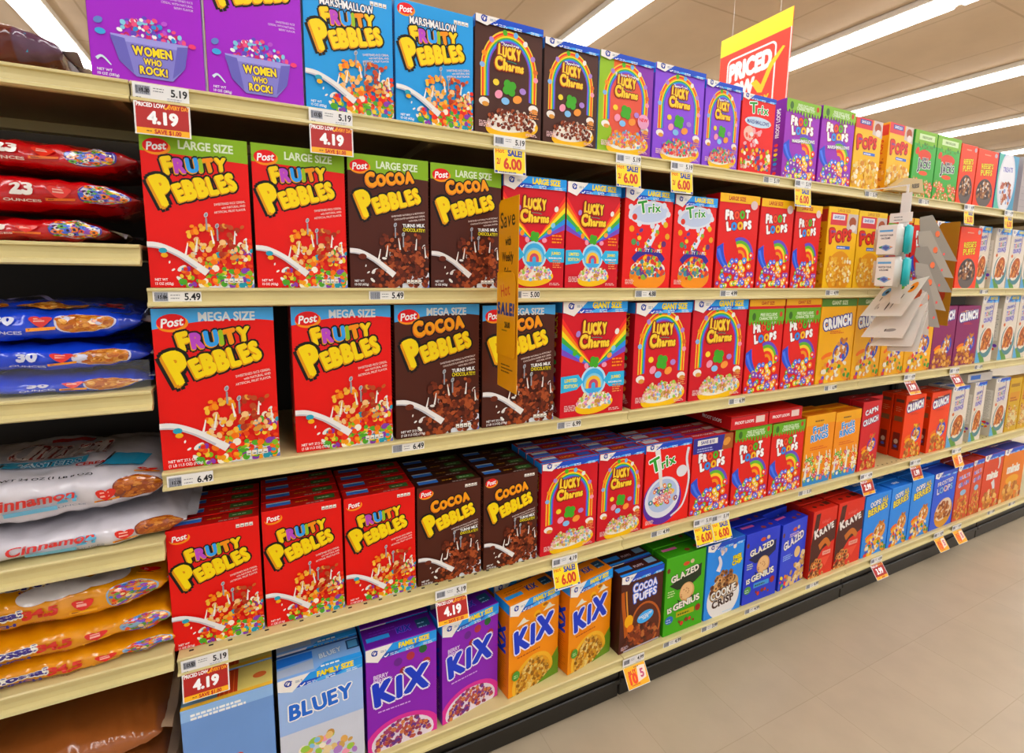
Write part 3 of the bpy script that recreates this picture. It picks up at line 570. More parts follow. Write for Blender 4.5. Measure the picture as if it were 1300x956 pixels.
def glazed(name, w, h, d, bg, side, kind='a'):
    a = Art(w, h, d); a.carton(bg, side, side); a.face = 'T'; a.rect(.1, .6, .45, .8, 'c8609a'); a.ell(.6, .3, .06, '8a3a2c', .04); a.ell(.85, .4, .05, '8a3a2c', .04); a.rect(0, .93, 1, .96, '1c3a1c' if bg[0] == '4' else '101f5a'); a.face = 'F'
    a.ell(.5, .87, .08, 'c8502c', .04); a.ell(.65, .88, .05, 'd8c0a0', .04); a.ell(.06, .84, .04, '6a3a1c', .05)
    if kind == 'a':
        a.poly([(.1, .64), (.9, .82), (.9, .66), (.62, .56), (.3, .56)], '22301c' if bg[0] == '4' else '1a1f4a')
        a.fancy('GLAZED', .14, .67, .84, .745, .125, 'f4f0e4', '1c1c1c', ow=.06, bold=.05); a.ell(.55, .5, .19, 'd8a870', n=26); a.ell(.54, .51, .16, 'ecc490', n=24)
        for i in range(9): a.ell(.5+.1*math.cos(i*1.9), .5+.05*math.sin(i*2.3), .014, 'b87848')
        a.poly([(.3, .44), (.5, .36), (.7, .44), (.72, .38), (.4, .34)], '22301c' if bg[0] == '4' else '1a1f4a')
        a.fancy('IS GENIUS', .08, .29, .9, .345, [.1, .1, .05]+[.125]*6, 'f4f0e4', '1c1c1c', ow=.05, bold=.05)
        a.rect(.3, .2, .76, .27, 'b8b01c' if bg[0] == '4' else '4a9ad8'); a.lines(.34, .22, .38, 1, .02, '3a5a1c', .03); a.ell(.13, .2, .1, '2f6fb8' if bg[0] == '4' else '5a9a4a', .08); a.lines(.06, .2, .14, 2, .03, 'e0ecff', .014); a.ell(.86, .24, .07, '9a3020', .07)
        a.blobs((.3, .03, .9, .14), 8, .04, ['8a3a1c', 'c8302c', '4a6a2c'], 3); a.lines(.06, .56, .2, 3, .03, 'd8e8b0', .02)
    else:
        a.fancy('GLAZED', .1, .6, .9, .7, .17, 'f4f0f4', '1c1c4a', ow=.06, bold=.05); a.lines(.3, .8, .5, 2, .03, 'c8b0e0', .03); a.lines(.1, .5, .4, 3, .03, '9ab8f0', .025); a.blobs((.3, .02, .98, .5, heap('r')), 60, .055, ['e8c890', 'd8b070', 'f0dcb0', 'c89858'], 4); a.blobs((.02, .02, .3, .2), 12, .05, RB, 5); a.ell(.66, .5, .12, 'e8c890')
    return a.done(name)
def cookie(name, w, h, d):
    a = Art(w, h, d); a.carton('2f8fe8', '2478c8', '2a5fb0'); a.face = 'F'
    a.blobs((.1, .84, .9, .99), 16, .05, ['f0e8e4', 'b0b8e0', 'e8c8b0'], 5); a.text('FREE', .82, .74, .08, 'f4e41c', bold=.05, rot=.1, out='6a4a1c', ow=.05); a.text('CHIP', .82, .67, .09, 'f4e41c', bold=.05, rot=.1, out='6a4a1c', ow=.05)
    a.ell(.5, .24, .44, 'f2f0f0', .42, .2, 32); a.ell(.5, .36, .4, 'c8a878', .24, .25, 28); a.blobs((.14, .3, .86, .6, heap('d')), 60, .055, ['8a5a30', 'b88450', '6a3f20', 'd8a870'], 4, ring='3a1c10', flat=.85)
    a.fancy('COOKIE', .16, .245, .84, .29, .15, 'f4f0ea', '2a1410', ow=.08, bold=.05); a.fancy('CRISP', .2, .125, .8, .165, .15, '3a1c12', 'f4f0ea', ow=.05, bold=.05)
    a.band([(.3, .62), (.36, .72), (.3, .82)], .12, 'e8e4ee', .05); a.lines(.5, .03, .4, 1, .02, 'b8dcff', .014); gm(a, False, t=.08); return a.done(name)
def krave(name, w, h, d):
    a = Art(w, h, d); a.carton('d83420', 'b82418', 'c82c1c'); a.face = 'T'; a.ell(.3, .5, .07, '5a2418', .04); a.ell(.6, .5, .07, '5a2418', .04); a.rect(.74, .4, .95, .8, '5a2418'); a.rect(0, .93, 1, .97, '6a140f'); a.face = 'F'
    a.poly([(0, .5), (.12, .95), (.3, .96), (.24, .7), (1, .8), (1, .5), (.5, .4), (.2, .2), (0, .1)], '4a1c14')
    a.text("Kellogg's", .55, .82, .07, 'e8706a', bold=.02, sh=.3, rot=.1); a.fancy('KRAVE', .12, .59, .92, .69, [.2, .15, .15, .16, .15], 'f8f4f0', None, bold=.06, jig=7)
    a.band([(.35, .44), (.6, .52), (.8, .42)], .16, 'c8742c', .12); a.rect(.52, .3, .86, .36, 'f0b0a0'); a.text('CHOCOLATE', .69, .33, .04, 'c82c1c', bold=.03, sx=.8); a.poly([(.45, .27), (.86, .27), (.66, .12)], 'e8543c')
    a.blobs((0, .0, .6, .26, heap('d')), 36, .07, ['d8904a', 'b86a2c', 'e8b070', '8a3f1c'], 4, ring='4a1c10'); return a.done(name)
def bluebowl(name, w, h, d):
    a = Art(w, h, d); a.carton('2f5fd8', '244ab0', '2a3f9a'); a.face = 'F'; a.fancy('FROSTED', .16, .76, .86, .8, .1, 'e8e4f4', '2a2f8a', ow=.07, bold=.04, sx=.8); a.fancy('CHEX', .16, .62, .86, .66, .17, ['e8e4f4', '8ac0e8', 'f0c8d0'], '2a2f8a', ow=.07, bold=.05) if False else a.fancy('LOOPS', .16, .62, .86, .66, .15, ['e8e4f4', '8ac0e8', 'f0c8d0'], '2a2f8a', ow=.07, bold=.05)
    a.ell(.56, .26, .4, 'e0a030', .36, .4, 28); a.ell(.54, .32, .36, 'f0dcc0', .26, .4, 26); a.blobs((.2, .18, .88, .46, heap('d')), 60, .055, ['a8602c', '8a441c', 'c8803c', 'd8a060'], 4); gm(a, False, t=.08); return a.done(name)
def grain(name, w, h, d):
    a = Art(w, h, d); a.carton('d85a3c', 'b8442c', 'a83a34'); a.face = 'F'; a.fancy('MULTI', .15, .74, .85, .77, .13, ['8a8ae0', 'e8c8e0', 'a0c0f0'], 'f0d8e4', ow=.05, bold=.05); a.fancy('GRAIN', .15, .6, .85, .64, .15, ['e8d0e8', '7a9ae0', 'c890d0'], '6a4a9a', ow=.05, bold=.05)
    a.blobs((.04, .02, .96, .48, heap('d')), 80, .055, GRN+['e8a040', 'd8b838'], 4); a.ell(.5, .5, .2, '9ac0e0', .1); gm(a, False, t=.08); return a.done(name)
def minis(name, w, h, d, bg, side):
    a = Art(w, h, d); a.carton(bg, side, '3a3f8a'); a.face = 'F'; a.text('minis', .5, .62, .2, 'f4f4ec', bold=.06); a.band([(.55, .5), (.64, .36), (.6, .18)], .16, 'e8e8e8', .08) if bg[0] == 'd' else a.ell(.5, .4, .3, 'f0b030', .1)
    a.blobs((.04, .02, .96, .34, heap('d')), 50, .065, GRN+['f0d0a0'], 4); a.band([(.7, 1), (.8, .82), (.76, .7)], .12, 'e4e0dc', .05) if bg[0] == 'd' else None; gm(a, False, t=.09); return a.done(name)
# ------------------------------------------------------------------ levels of the gondola (z of each shelf; y = 0 is the shelf edge, the aisle is y < 0)
SEC = 1.2192
ZR = {1: 0., 2: -.3873, 3: -.7707, 4: -1.1960, 5: -1.6020}
ZL = [-.303, -.593, -.918, -1.176, -1.602]
FLOOR = -1.757; CEIL = 2.09
ORD = ['first', 'second', 'third', 'fourth', 'fifth', 'sixth', 'seventh', 'eighth', 'ninth', 'tenth', 'eleventh', 'twelfth', 'thirteenth', 'fourteenth']
SHELF = {1: 'top shelf', 2: 'second shelf', 3: 'third shelf', 4: 'fourth shelf', 5: 'bottom shelf'}

# room
def plane(name, x0, y0, x1, y1, z, m, label=None):
    b = MB(); b.box(x0, y0, z-.02, x1, y1, z); o = link(name, b.mesh(name, m)); o['kind'] = 'structure'; return o
def tile_mat(name, base, line, bw, bh, mort, rough, namp, nsc, speck=None):
    m = mat(name, base, rough); n = m.node_tree.nodes; L = m.node_tree.links; b = n['Principled BSDF']
    tc = n.new('ShaderNodeTexCoord'); br = n.new('ShaderNodeTexBrick'); br.offset = 0; br.squash = 1
    br.inputs['Scale'].default_value = 1; br.inputs['Brick Width'].default_value = bw; br.inputs['Row Height'].default_value = bh
    br.inputs['Mortar Size'].default_value = mort; br.inputs['Mortar Smooth'].default_value = .3
    c = lin(base); br.inputs['Color1'].default_value = c; br.inputs['Color2'].default_value = (c[0]*.95, c[1]*.95, c[2]*.94, 1); br.inputs['Mortar'].default_value = lin(line)
    L.new(tc.outputs['Object'], br.inputs['Vector'])
    no = n.new('ShaderNodeTexNoise'); no.inputs['Scale'].default_value = nsc; no.inputs['Detail'].default_value = 6; L.new(tc.outputs['Object'], no.inputs['Vector'])
    mr = n.new('ShaderNodeMapRange'); mr.inputs[1].default_value = .35; mr.inputs[2].default_value = .65; mr.inputs[3].default_value = 1-namp; mr.inputs[4].default_value = 1+namp*.5; L.new(no.outputs[0], mr.inputs[0])
    mx = n.new('ShaderNodeMix'); mx.data_type = 'RGBA'; mx.blend_type = 'MULTIPLY'; mx.inputs[0].default_value = 1
    L.new(br.outputs[0], mx.inputs[6]); L.new(mr.outputs[0], mx.inputs[7]); L.new(mx.outputs[2], b.inputs['Base Color'])
    M[name] = m
tile_mat('ceiling_tile', 'cdbba6', 'b5a28c', 1.22, 1.22, .012, .9, .04, 3)
tile_mat('floor_tile', 'b9aa93', 'ab9c84', .305, .305, .0015, .34, .05, 9)
plane('floor', -7, -9, 22, 20, FLOOR, 'floor_tile'); plane('ceiling', -7, -9, 22, 20, CEIL+.02, 'ceiling_tile')

# continuous fluorescent strips in rows, running across the aisles
LN = ['leftmost strip, seen past the brown bag', 'strip over the purple boxes, above the frame', 'strip above the green and orange box', 'broad strip running behind the red hanging sign', 'strip right of the red hanging sign', 'thin strip over the green boxes', 'farthest short strip at the right edge']
for i in range(7):
    x = -1.60+2.415*i
    t = bpy.data.objects.new('ceiling_light', None); COL.objects.link(t); t.location = (x, 5, CEIL)
    tag(t, 'white fluorescent ceiling light, '+LN[i], 'light', 'rows of fluorescent ceiling lights')
    b = MB(); b.bev(-.15, -11, -.06, .15, 11, -.001, .01); link('housing', b.mesh('housing', 'fixture'), parent=t)
    b = MB()
    for k in range(9): b.bev(-.125, -11+k*2.44+.03, -.085, .125, -11+(k+1)*2.44-.03, -.0605, .008)
    link('diffuser', b.mesh('diffuser', 'tube'), parent=t)

# shelves
LIP = [(.012, 0), (-.003, 0), (-.0058, -.0022), (-.0058, -.0058), (-.0005, -.0075), (.0005, -.017), (-.0005, -.0265), (-.0095, -.030), (-.011, -.0355), (-.006, -.0385), (.004, -.0385), (.012, -.034)]
def shelf(x0, x1, z, label, depth=.43, front=0., slots=False, lip=LIP, group=None):
    t = bpy.data.objects.new('shelf', None); COL.objects.link(t); t.location = ((x0+x1)/2, front, z); w = (x1-x0)/2-.0012
    tag(t, label, 'shelf', group)
    b = MB(); b.box(-w, .011, -.004, w, depth, -.0003); b.box(-w, .4, -.03, w, depth, -.004); b.box(-w, .008, -.034, w, .016, -.004)
    nf = len(b.F); x = -w+.02
    while slots and x < w-.03: b.box(x, .0145, -.0002, x+.009, .019, .0003); x += .0254*1.5
    me = b.mesh('deck', 'enamel'); me.materials.append(M['slot'])
    for p in me.polygons[nf:]: p.material_index = 1
    link('deck', me, parent=t)
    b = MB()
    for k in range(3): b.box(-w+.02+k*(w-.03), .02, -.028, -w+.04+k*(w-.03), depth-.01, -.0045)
    b.box(-w, .0165, -.0075, w, depth-.001, -.0045); link('support_rib', b.mesh('support_rib', 'enamel_shaded'), parent=t)
    b = MB(); b.prism(lip, -w, w); link('price_channel', b.mesh('price_channel', 'enamel'), parent=t)
    return t
SEN = {0: 'under the red and brown boxes', 1: 'just right of the yellow blade sign', 2: 'around the hanging card display', 3: 'at the far right end'}
for r in range(1, 6):
    for i in range(4):
        shelf(SEC*i, SEC*(i+1), ZR[r], 'cream metal %s with price channel, section %s' % (SHELF[r], SEN[i]), front=-.03 if r == 5 else 0., slots=(r == 4), group='cream gondola shelves', depth=.47 if r == 5 else .43)
shelf(-SEC, -.0, 0, 'cream metal top shelf section holding the brown cereal bag', group='cream gondola shelves')
LLIP = [(y, z*1.08) for y, z in LIP]
for z, nm in zip(ZL, ['red cereal bags', 'blue cereal bags', 'white cereal bags', 'yellow cereal bags', 'bottom row of tan bags']):
    shelf(-SEC, -.004, z, 'cream metal shelf at left carrying the '+nm, group='cream shelves of the left bay', lip=LLIP, depth=.47 if z < -1.5 else .43, front=-.03 if z < -1.5 else 0.)
for i in range(-1, 4):
    t = bpy.data.objects.new('back_panel', None); COL.objects.link(t); t.location = (SEC*(i+.5), .46, FLOOR)
    t.location.y = .462
    tag(t, 'dark brown steel back panel of the gondola, '+['left bay with bags', 'bay of red and brown boxes', 'bay right of the yellow blade sign', 'bay behind the card display', 'far right bay'][i+1], 'back panel', 'gondola back panels')
    b = MB(); b.box(-SEC/2+.001, 0, .001, SEC/2-.001, .02, 1.78); link('panel', b.mesh('panel', 'back'), parent=t)
    b = MB()
    for s in (-1, 1): b.box(s*(SEC/2-.02)-.015, -.012, .001, s*(SEC/2-.02)+.015, -.0005, 1.76)
    link('slotted_upright', b.mesh('slotted_upright', 'slot'), parent=t)
    t = bpy.data.objects.new('kick_plate', None); COL.objects.link(t); t.location = (SEC*(i+.5), 0, FLOOR)
    tag(t, 'black kick plate at floor level, '+['left bay with bags', 'under the purple and blue boxes', 'under the brown and lime green boxes', 'under the scarlet and bright blue boxes', 'at the far right end'][i+1], 'kick plate', 'black kick plates')
    b = MB(); h = ZR[5]-.04-FLOOR; b.bev(-SEC/2+.002, -.018, .001, SEC/2-.002, .02, h, .004); link('plate', b.mesh('plate', 'kick'), parent=t)
    b = MB(); b.bev(-SEC/2+.002, -.026, h*.45, SEC/2-.002, -.0185, h*.62, .003); link('bumper_rail', b.mesh('bumper_rail', 'kick'), parent=t)

# ------------------------------------------------------------------ cartons
D = {}
def reg(k, w, h, d, fn, look, short=None): D[k] = (w, h, d, fn, look)
reg('wmn', .186, .27, .055, lambda *a: women('women', *a), 'purple cereal box with lilac bowl print')
reg('mar', .194, .266, .055, lambda *a: post_box('marsh', *a, '2f9fe0', marsh=True), 'sky-blue cereal box with yellow block lettering')
reg('lch', .19, .27, .055, lambda *a: lucky('lch', *a, bg='4a2a20', side='3a2018', sub='Chocolatey', cer=CHO+['c8b0a0', 'f4ece0'], bowlc='f4c01c'), 'dark brown cereal box with rainbow arch')
reg('lgr', .19, .265, .055, lambda *a: lucky('lgr', *a, bg='8fc02c', side='8ab8e8', sub='Rainbow Sprinkles', bgs=[(0, .25, '9cc42c'), (.25, .65, 'e8702c'), (.65, 1, '8a3aa8')], cer=['f0a83c', 'e88a2c', 'f2c86a', 'e86a8a', '8ab8d8'], new=True), 'green, orange and purple cereal box with rainbow arch')
reg('lbs', .19, .266, .055, lambda *a: lucky('lbs', *a, bg='8e52d8', side='7a42c0', sub='Berry Swirl', cer=['e8504a', 'f08a6a', '6a8ad8', 'e8b0a0', '5ab06a', 'd83a5a']), 'violet cereal box with rainbow arch')
reg('trm', .17, .25, .055, lambda *a: trix('trm', *a, 'marsh'), 'red cereal box with green lettering and milk-blue band')
reg('flm', .19, .268, .055, lambda *a: loops('flm', *a, 'marsh', '9a2fb8'), 'magenta cereal box with green dripping header')
reg('pop', .185, .262, .055, lambda *a: pops('pop', *a, 'reg'), 'yellow cereal box with slanted red lettering')
reg('ajk', .19, .27, .055, lambda *a: jacks('ajk', *a), 'green cereal box with dark lettering')
reg('rps', .165, .26, .055, lambda *a: puffs('rps', *a), 'orange cereal box with yellow lettering and dark bowl')
reg('ovl', .2, .262, .055, lambda *a: oval('ovl', *a), 'teal and purple cereal box with white oval')
reg('gry', .2, .27, .055, lambda *a: grey_panel('gry', *a), 'pale grey box with ruled panel')
reg('fpl', .19, .303, .06, lambda *a: post_box('fpl', *a, 'd81710', 'LARGE SIZE', 'g'), 'red cereal box with green LARGE SIZE band')
reg('cpl', .192, .305, .06, lambda *a: post_box('cpl', *a, '4a1f12', 'LARGE SIZE', 'g', cocoa=True), 'brown cereal box with green LARGE SIZE band')
reg('lcl', .193, .296, .06, lambda *a: lucky('lcl', *a, big='LARGE SIZE', burst=True), 'red cereal box with rainbow rays')
reg('trl', .185, .294, .06, lambda *a: trix('trl', *a, 'large'), 'red cereal box with bowl of round puffs')
reg('fll', .185, .312, .06, lambda *a: loops('fll', *a, 'large'), 'red cereal box with yellow LARGE SIZE band')
reg('ppl', .195, .31, .06, lambda *a: pops('ppl', *a, 'large'), 'yellow LARGE SIZE cereal box with round bowl')
reg('rpl', .18, .29, .06, lambda *a: puffs('rpl', *a, True), 'orange cereal box with blue header')
reg('ctl', .17, .303, .06, lambda *a: ctc('ctl', *a, 'LARGE SIZE'), 'cream cereal box with blue LARGE SIZE header')
reg('fpm', .226, .341, .075, lambda *a: post_box('fpm', *a, 'd81710', 'MEGA SIZE', 'b', wt=('NET WT 27.5 OZ', '(1 LB 11.5 OZ) (779g)')), 'red cereal box with blue MEGA SIZE band')
reg('cpm', .228, .34, .075, lambda *a: post_box('cpm', *a, '4a1f12', 'MEGA SIZE', 'b', cocoa=True, wt=('NET WT 27.5 OZ', '(1 LB 11.5 OZ) (779g)')), 'brown cereal box with blue MEGA SIZE band')
reg('lcg', .232, .345, .075, lambda *a: lucky('lcg', *a, big='GIANT SIZE', burst=True), 'red GIANT SIZE cereal box with rainbow rays')
reg('lca', .245, .342, .075, lambda *a: lucky('lca', *a, big='GIANT SIZE'), 'red GIANT SIZE cereal box with rainbow arch')
reg('flg', .2, .342, .075, lambda *a: loops('flg', *a, 'giant'), 'red cereal box with yellow and green header')
reg('crg', .22, .35, .075, lambda *a: crunch('crg', *a, 'f6b81c', 'e09a14', big='GIANT SIZE', pre=None), 'golden yellow cereal box with green GIANT SIZE header')
reg('pbc', .21, .298, .065, lambda *a: crunch('pbc', *a, '86205e', '6a184a', pre='e8a01c', cer=GRN), 'plum purple cereal box with golden pieces')
reg('ctg', .19, .355, .07, lambda *a: ctc('ctg', *a, 'GIANT SIZE'), 'cream cereal box with blue GIANT SIZE header')
reg('fpr', .182, .288, .046, lambda *a: post_box('fpr', *a, 'd81710', wt=('NET WT', '11 OZ (311g)')), 'small red cereal box with yellow block lettering')
reg('cpr', .184, .28, .046, lambda *a: post_box('cpr', *a, '4a1f12', cocoa=True, wt=('NET WT', '11 OZ (311g)')), 'small brown cereal box with yellow block lettering')
reg('lcr', .195, .292, .046, lambda *a: lucky('lcr', *a), 'red cereal box with rainbow arch and yellow bowl')
reg('trr', .21, .29, .046, lambda *a: trix('trr', *a, 'reg'), 'red cereal box with purple bowl and poured milk')
reg('flr', .195, .287, .046, lambda *a: loops('flr', *a, 'reg'), 'red cereal box with navy SAVE banner')
reg('flt', .2, .293, .05, lambda *a: loops('flt', *a, 'green'), 'red cereal box with green dripping header')
reg('frg', .195, .292, .05, lambda *a: rings('frg', *a), 'orange cereal box with light blue lettering')
reg('cap', .15, .312, .05, lambda *a: crunch('cap', *a, 'c81a28', 'a01420', word='CAPN', accent='3a3fb0', cer=GRN+['e8402c']), 'crimson cereal box with white lettering')
reg('cho', .185, .305, .05, lambda *a: crunch('cho', *a, 'ee4a12', 'd84010', top='d84010', pre='7a3a1c', cer=GRN+['f6c83a']), 'bright orange cereal box with white lettering')
reg('ctr', .17, .314, .05, lambda *a: ctc('ctr', *a), 'cream cereal box with slanted bowl of squares')
reg('hny', .16, .305, .05, lambda *a: honey('hny', *a), 'mustard yellow cereal box')
reg('kxo', .208, .302, .078, lambda *a: kix('kxo', *a, False), 'orange FAMILY SIZE cereal box with blue lettering')
reg('kxp', .195, .302, .078, lambda *a: kix('kxp', *a, True), 'purple FAMILY SIZE cereal box with blue lettering')
reg('blu', .196, .292, .085, lambda *a: bluey('blu', *a), 'pale blue cereal box with white lettering on top')
reg('ddd', .19, .292, .085, lambda *a: striped('ddd', *a), 'grey, orange and yellow striped cereal box')
reg('ccp', .19, .275, .06, lambda *a: cocoap('ccp', *a), 'dark brown cereal box with white puffy lettering')
reg('glg', .19, .293, .065, lambda *a: glazed('glg', *a, '4cab1c', '3a8a18'), 'lime green cereal box with white lettering')
reg('ckc', .2, .295, .06, lambda *a: cookie('ckc', *a), 'azure cereal box with white bowl')
reg('glb', .2, .29, .06, lambda *a: glazed('glb', *a, '2a3fc8', '1f2fa8'), 'royal blue cereal box with tan doughnut')
reg('glc', .2, .283, .06, lambda *a: glazed('glc', *a, '2f48d0', '1f2fa8', 'b'), 'royal blue cereal box with heap of tan flakes')
reg('krv', .19, .3, .06, lambda *a: krave('krv', *a), 'scarlet and brown cereal box with white lettering')
reg('oab', .2, .294, .06, lambda *a: crunch('oab', *a, '2f8fe8', '1f6fd0', top='2a78d8', word='BERRIES', accent='e8a050'), 'bright blue cereal box with yellow lettering')
reg('bbl', .21, .298, .06, lambda *a: bluebowl('bbl', *a), 'deep blue cereal box with tan bowl')
reg('mgr', .15, .3, .06, lambda *a: grain('mgr', *a), 'coral cereal box with blue lettering')
reg('mnr', .22, .31, .06, lambda *a: minis('mnr', *a, 'd84a24', 'b83a1c'), 'red cereal box with white minis lettering')
reg('mno', .26, .31, .06, lambda *a: minis('mno', *a, 'e8841c', 'c86a14'), 'amber cereal box with white minis lettering')

# key, left x, right x, height, front y, yaw in degrees, rows deep
ROWS = {
1: [('wmn', -.058, .124, .27, .008, 0, 1), ('wmn', .127, .306, .27, .008, 0, 1), ('mar', .308, .499, .262, .006, 0, 1), ('mar', .502, .696, .266, .006, 0, 1),
    ('lch', .698, .889, .275, .005, 0, 1), ('lch', .893, 1.066, .262, .005, 0, 1), ('lgr', 1.069, 1.262, .265, .005, 0, 1), ('lbs', 1.268, 1.468, .27, .005, 0, 1), ('lbs', 1.472, 1.632, .258, .005, 0, 1),
    ('trm', 1.637, 1.80, .247, .005, 0, 1), ('flm', 1.852, 2.046, .264, .005, 1, 1), ('flm', 2.050, 2.25, .27, .005, 0, 1), ('pop', 2.254, 2.43, .26, .004, 0, 1), ('pop', 2.48, 2.665, .272, .005, 2, 1),
    ('ajk', 2.668, 2.842, .27, .005, 0, 1), ('ajk', 2.846, 3.045, .27, .005, 0, 1), ('rps', 3.05, 3.2, .26, .005, 0, 1), ('rps', 3.206, 3.405, .257, .005, 0, 1), ('ovl', 3.412, 3.62, .26, .005, 0, 1), ('gry', 3.67, 3.88, .27, .005, 0, 1), ('gry', 3.9, 4.1, .27, .005, 0, 1)],
2: [('fpl', .004, .192, .303, .012, 0, 1), ('fpl', .196, .386, .303, .012, 0, 1), ('cpl', .390, .582, .305, .012, 0, 1), ('cpl', .585, .778, .304, .012, 0, 1),
    ('lcl', .782, .976, .296, .012, 0, 1), ('lcl', .979, 1.166, .295, .012, 0, 1), ('trl', 1.182, 1.373, .296, .012, 0, 1), ('trl', 1.378, 1.562, .291, .012, 0, 1),
    ('fll', 1.572, 1.766, .313, .012, 0, 1), ('fll', 1.774, 1.952, .311, .012, 0, 1), ('fll', 1.960, 2.112, .305, .012, 0, 1), ('ppl', 2.152, 2.344, .31, .012, 0, 1), ('ppl', 2.348, 2.545, .307, .012, 0, 1),
    ('flg', 2.552, 2.74, .30, .012, 0, 1), ('fll', 2.745, 2.93, .30, .012, 0, 1), ('rpl', 2.935, 3.115, .30, .012, 0, 1),
    ('rps', 3.155, 3.362, .288, .012, 0, 1), ('ctl', 3.368, 3.502, .303, .03, 0, 1), ('ctl', 3.508, 3.668, .299, .012, 0, 1), ('ctl', 3.674, 3.84, .299, .012, 0, 1), ('ctl', 3.846, 4.02, .299, .012, 0, 1), ('ctl', 4.026, 4.2, .299, .012, 0, 1)],
3: [('fpm', .0, .226, .341, .014, 0, 1), ('fpm', .259, .485, .341, .014, 0, 2), ('cpm', .492, .72, .341, .016, 0, 1), ('cpm', .727, .955, .336, .016, 0, 1),
    ('lcg', .972, 1.205, .346, .008, 0, 1), ('lca', 1.235, 1.475, .338, .006, 1, 1), ('lca', 1.482, 1.742, .344, .010, 0, 1), ('flg', 1.752, 1.945, .342, .012, 0, 1), ('flg', 1.95, 2.16, .343, .012, 0, 1),
    ('crg', 2.165, 2.396, .341, .012, 0, 1), ('crg', 2.4, 2.6, .343, .012, 0, 1), ('crg', 2.604, 2.79, .343, .012, 0, 1), ('crg', 2.794, 3.02, .343, .012, 0, 1), ('pbc', 3.026, 3.228, .298, .014, 0, 1), ('pbc', 3.234, 3.46, .296, .014, 0, 1),
    ('ctg', 3.466, 3.636, .344, .014, 0, 1), ('ctg', 3.705, 3.88, .344, .014, 0, 1), ('ctg', 3.886, 4.06, .344, .014, 0, 1), ('ctg', 4.066, 4.25, .344, .014, 0, 1)],
4: [('fpr', -.008, .175, .284, .026, 0, 4), ('fpr', .178, .358, .29, .026, 0, 4), ('fpr', .361, .543, .286, .026, 0, 4), ('cpr', .546, .732, .28, .025, 0, 4), ('cpr', .736, .912, .28, .02, 0, 4),
    ('lcr', .918, 1.122, .292, .012, 0, 4), ('lcr', 1.126, 1.308, .291, .014, 0, 4), ('trr', 1.314, 1.52, .291, .014, 0, 3), ('flr', 1.524, 1.722, .286, .014, 0, 3),
    ('flt', 1.728, 1.93, .294, .012, 0, 2), ('flt', 1.934, 2.13, .289, .012, 0, 2), ('frg', 2.138, 2.328, .296, .012, 0, 2), ('frg', 2.332, 2.512, .29, .012, 0, 2), ('cap', 2.520, 2.66, .315, .012, 0, 2), ('cap', 2.664, 2.79, .31, .075, 0, 1),
    ('cho', 2.885, 3.045, .306, .016, -3, 2), ('cho', 3.088, 3.27, .304, .012, 0, 2), ('ctr', 3.278, 3.45, .314, .012, 0, 2), ('ctr', 3.505, 3.63, .318, .012, 0, 2), ('ctr', 3.735, 3.9, .32, .012, 0, 1), ('hny', 3.91, 4.06, .307, .012, 0, 1), ('hny', 4.065, 4.22, .307, .012, 0, 1)],
5: [('blu', -.01, .0, .29, .0, 0, 0), ('ddd', .0, .186, .292, -.02, 0, 2), ('blu', .193, .39, .292, -.022, 0, 2), ('kxp', .396, .585, .302, -.02, 0, 2), ('kxp', .592, .79, .302, -.018, 9, 2), ('kxo', .796, 1.0, .3, -.018, 9, 2), ('kxo', 1.003, 1.205, .3, -.018, 10, 2),
    ('ccp', 1.21, 1.398, .278, -.018, 2, 2), ('glg', 1.402, 1.59, .293, -.018, 0, 2), ('ckc', 1.596, 1.79, .294, -.018, 0, 2), ('glb', 1.798, 1.992, .29, -.018, 0, 2), ('glc', 2.0, 2.19, .282, -.018, 5, 2),
    ('krv', 2.196, 2.358, .298, -.018, 0, 2), ('krv', 2.366, 2.556, .3, -.018, 0, 2), ('oab', 2.565, 2.765, .292, -.018, 0, 3), ('oab', 2.77, 2.935, .296, -.018, 0, 3), ('oab', 2.94, 3.138, .3, -.018, 0, 3),
    ('bbl', 3.145, 3.362, .3, -.018, 0, 2), ('mgr', 3.37, 3.525, .304, -.018, 0, 2), ('mgr', 3.53, 3.645, .308, -.018, 0, 2), ('mnr', 3.65, 3.875, .316, -.018, 0, 2), ('mno', 3.88, 4.15, .315, -.018, 0, 2)],
}
MESH = {}
def carton_mesh(k):
    if k not in MESH: w, h, d, fn, _ = D[k]; MESH[k] = fn(w, h, d)
    return MESH[k]
def add_top(o, key):        # the glued top closure, its own printed panel
    me = carton_mesh(key); t = TOPS.get(me.name)
    if t: link('top_flap', t, parent=o)
RJ = random.Random(11)
for r, row in ROWS.items():
    cnt = {}
    for q in row: cnt[q[0]] = cnt.get(q[0], 0)+1
    seen = {}
    for key, x0, x1, H, Y, yaw, ranks in row:
        if not ranks: continue
        w, h, d, fn, look = D[key]; n = seen.get(key, 0); seen[key] = n+1; c = cnt[key]-(1 if key == 'blu' else 0)
        pos = '' if c == 1 else ('left one' if n == 0 else 'right one') if c == 2 else ('leftmost one' if n == 0 else 'rightmost one' if n == c-1 else ORD[n]+' from left')
        for k in range(ranks):
            ya = math.radians(yaw); dd = k*(d+(.006 if abs(yaw) < 4 else .034)); wd = x1-x0-.0025
            if abs(yaw) > 4: wd -= .012
            o = link('cereal_box', carton_mesh(key), ((x0+x1)/2+(RJ.uniform(-.0008, .0008) if k else 0), Y+dd*math.cos(ya)+abs(math.sin(ya))*wd/2, ZR[r]+.0003), ya)
            o.scale = (wd/w, 1, H/h)
            if r > 3: add_top(o, key)
            pre = '' if k == 0 else ['second row back: ', 'third row back: ', 'fourth row back: '][k-1]
            tag(o, (pre+look+(', '+pos if pos else '')+', '+SHELF[r]), 'cereal box', look+' on the '+SHELF[r] if (c > 1 or ranks > 1) else None)
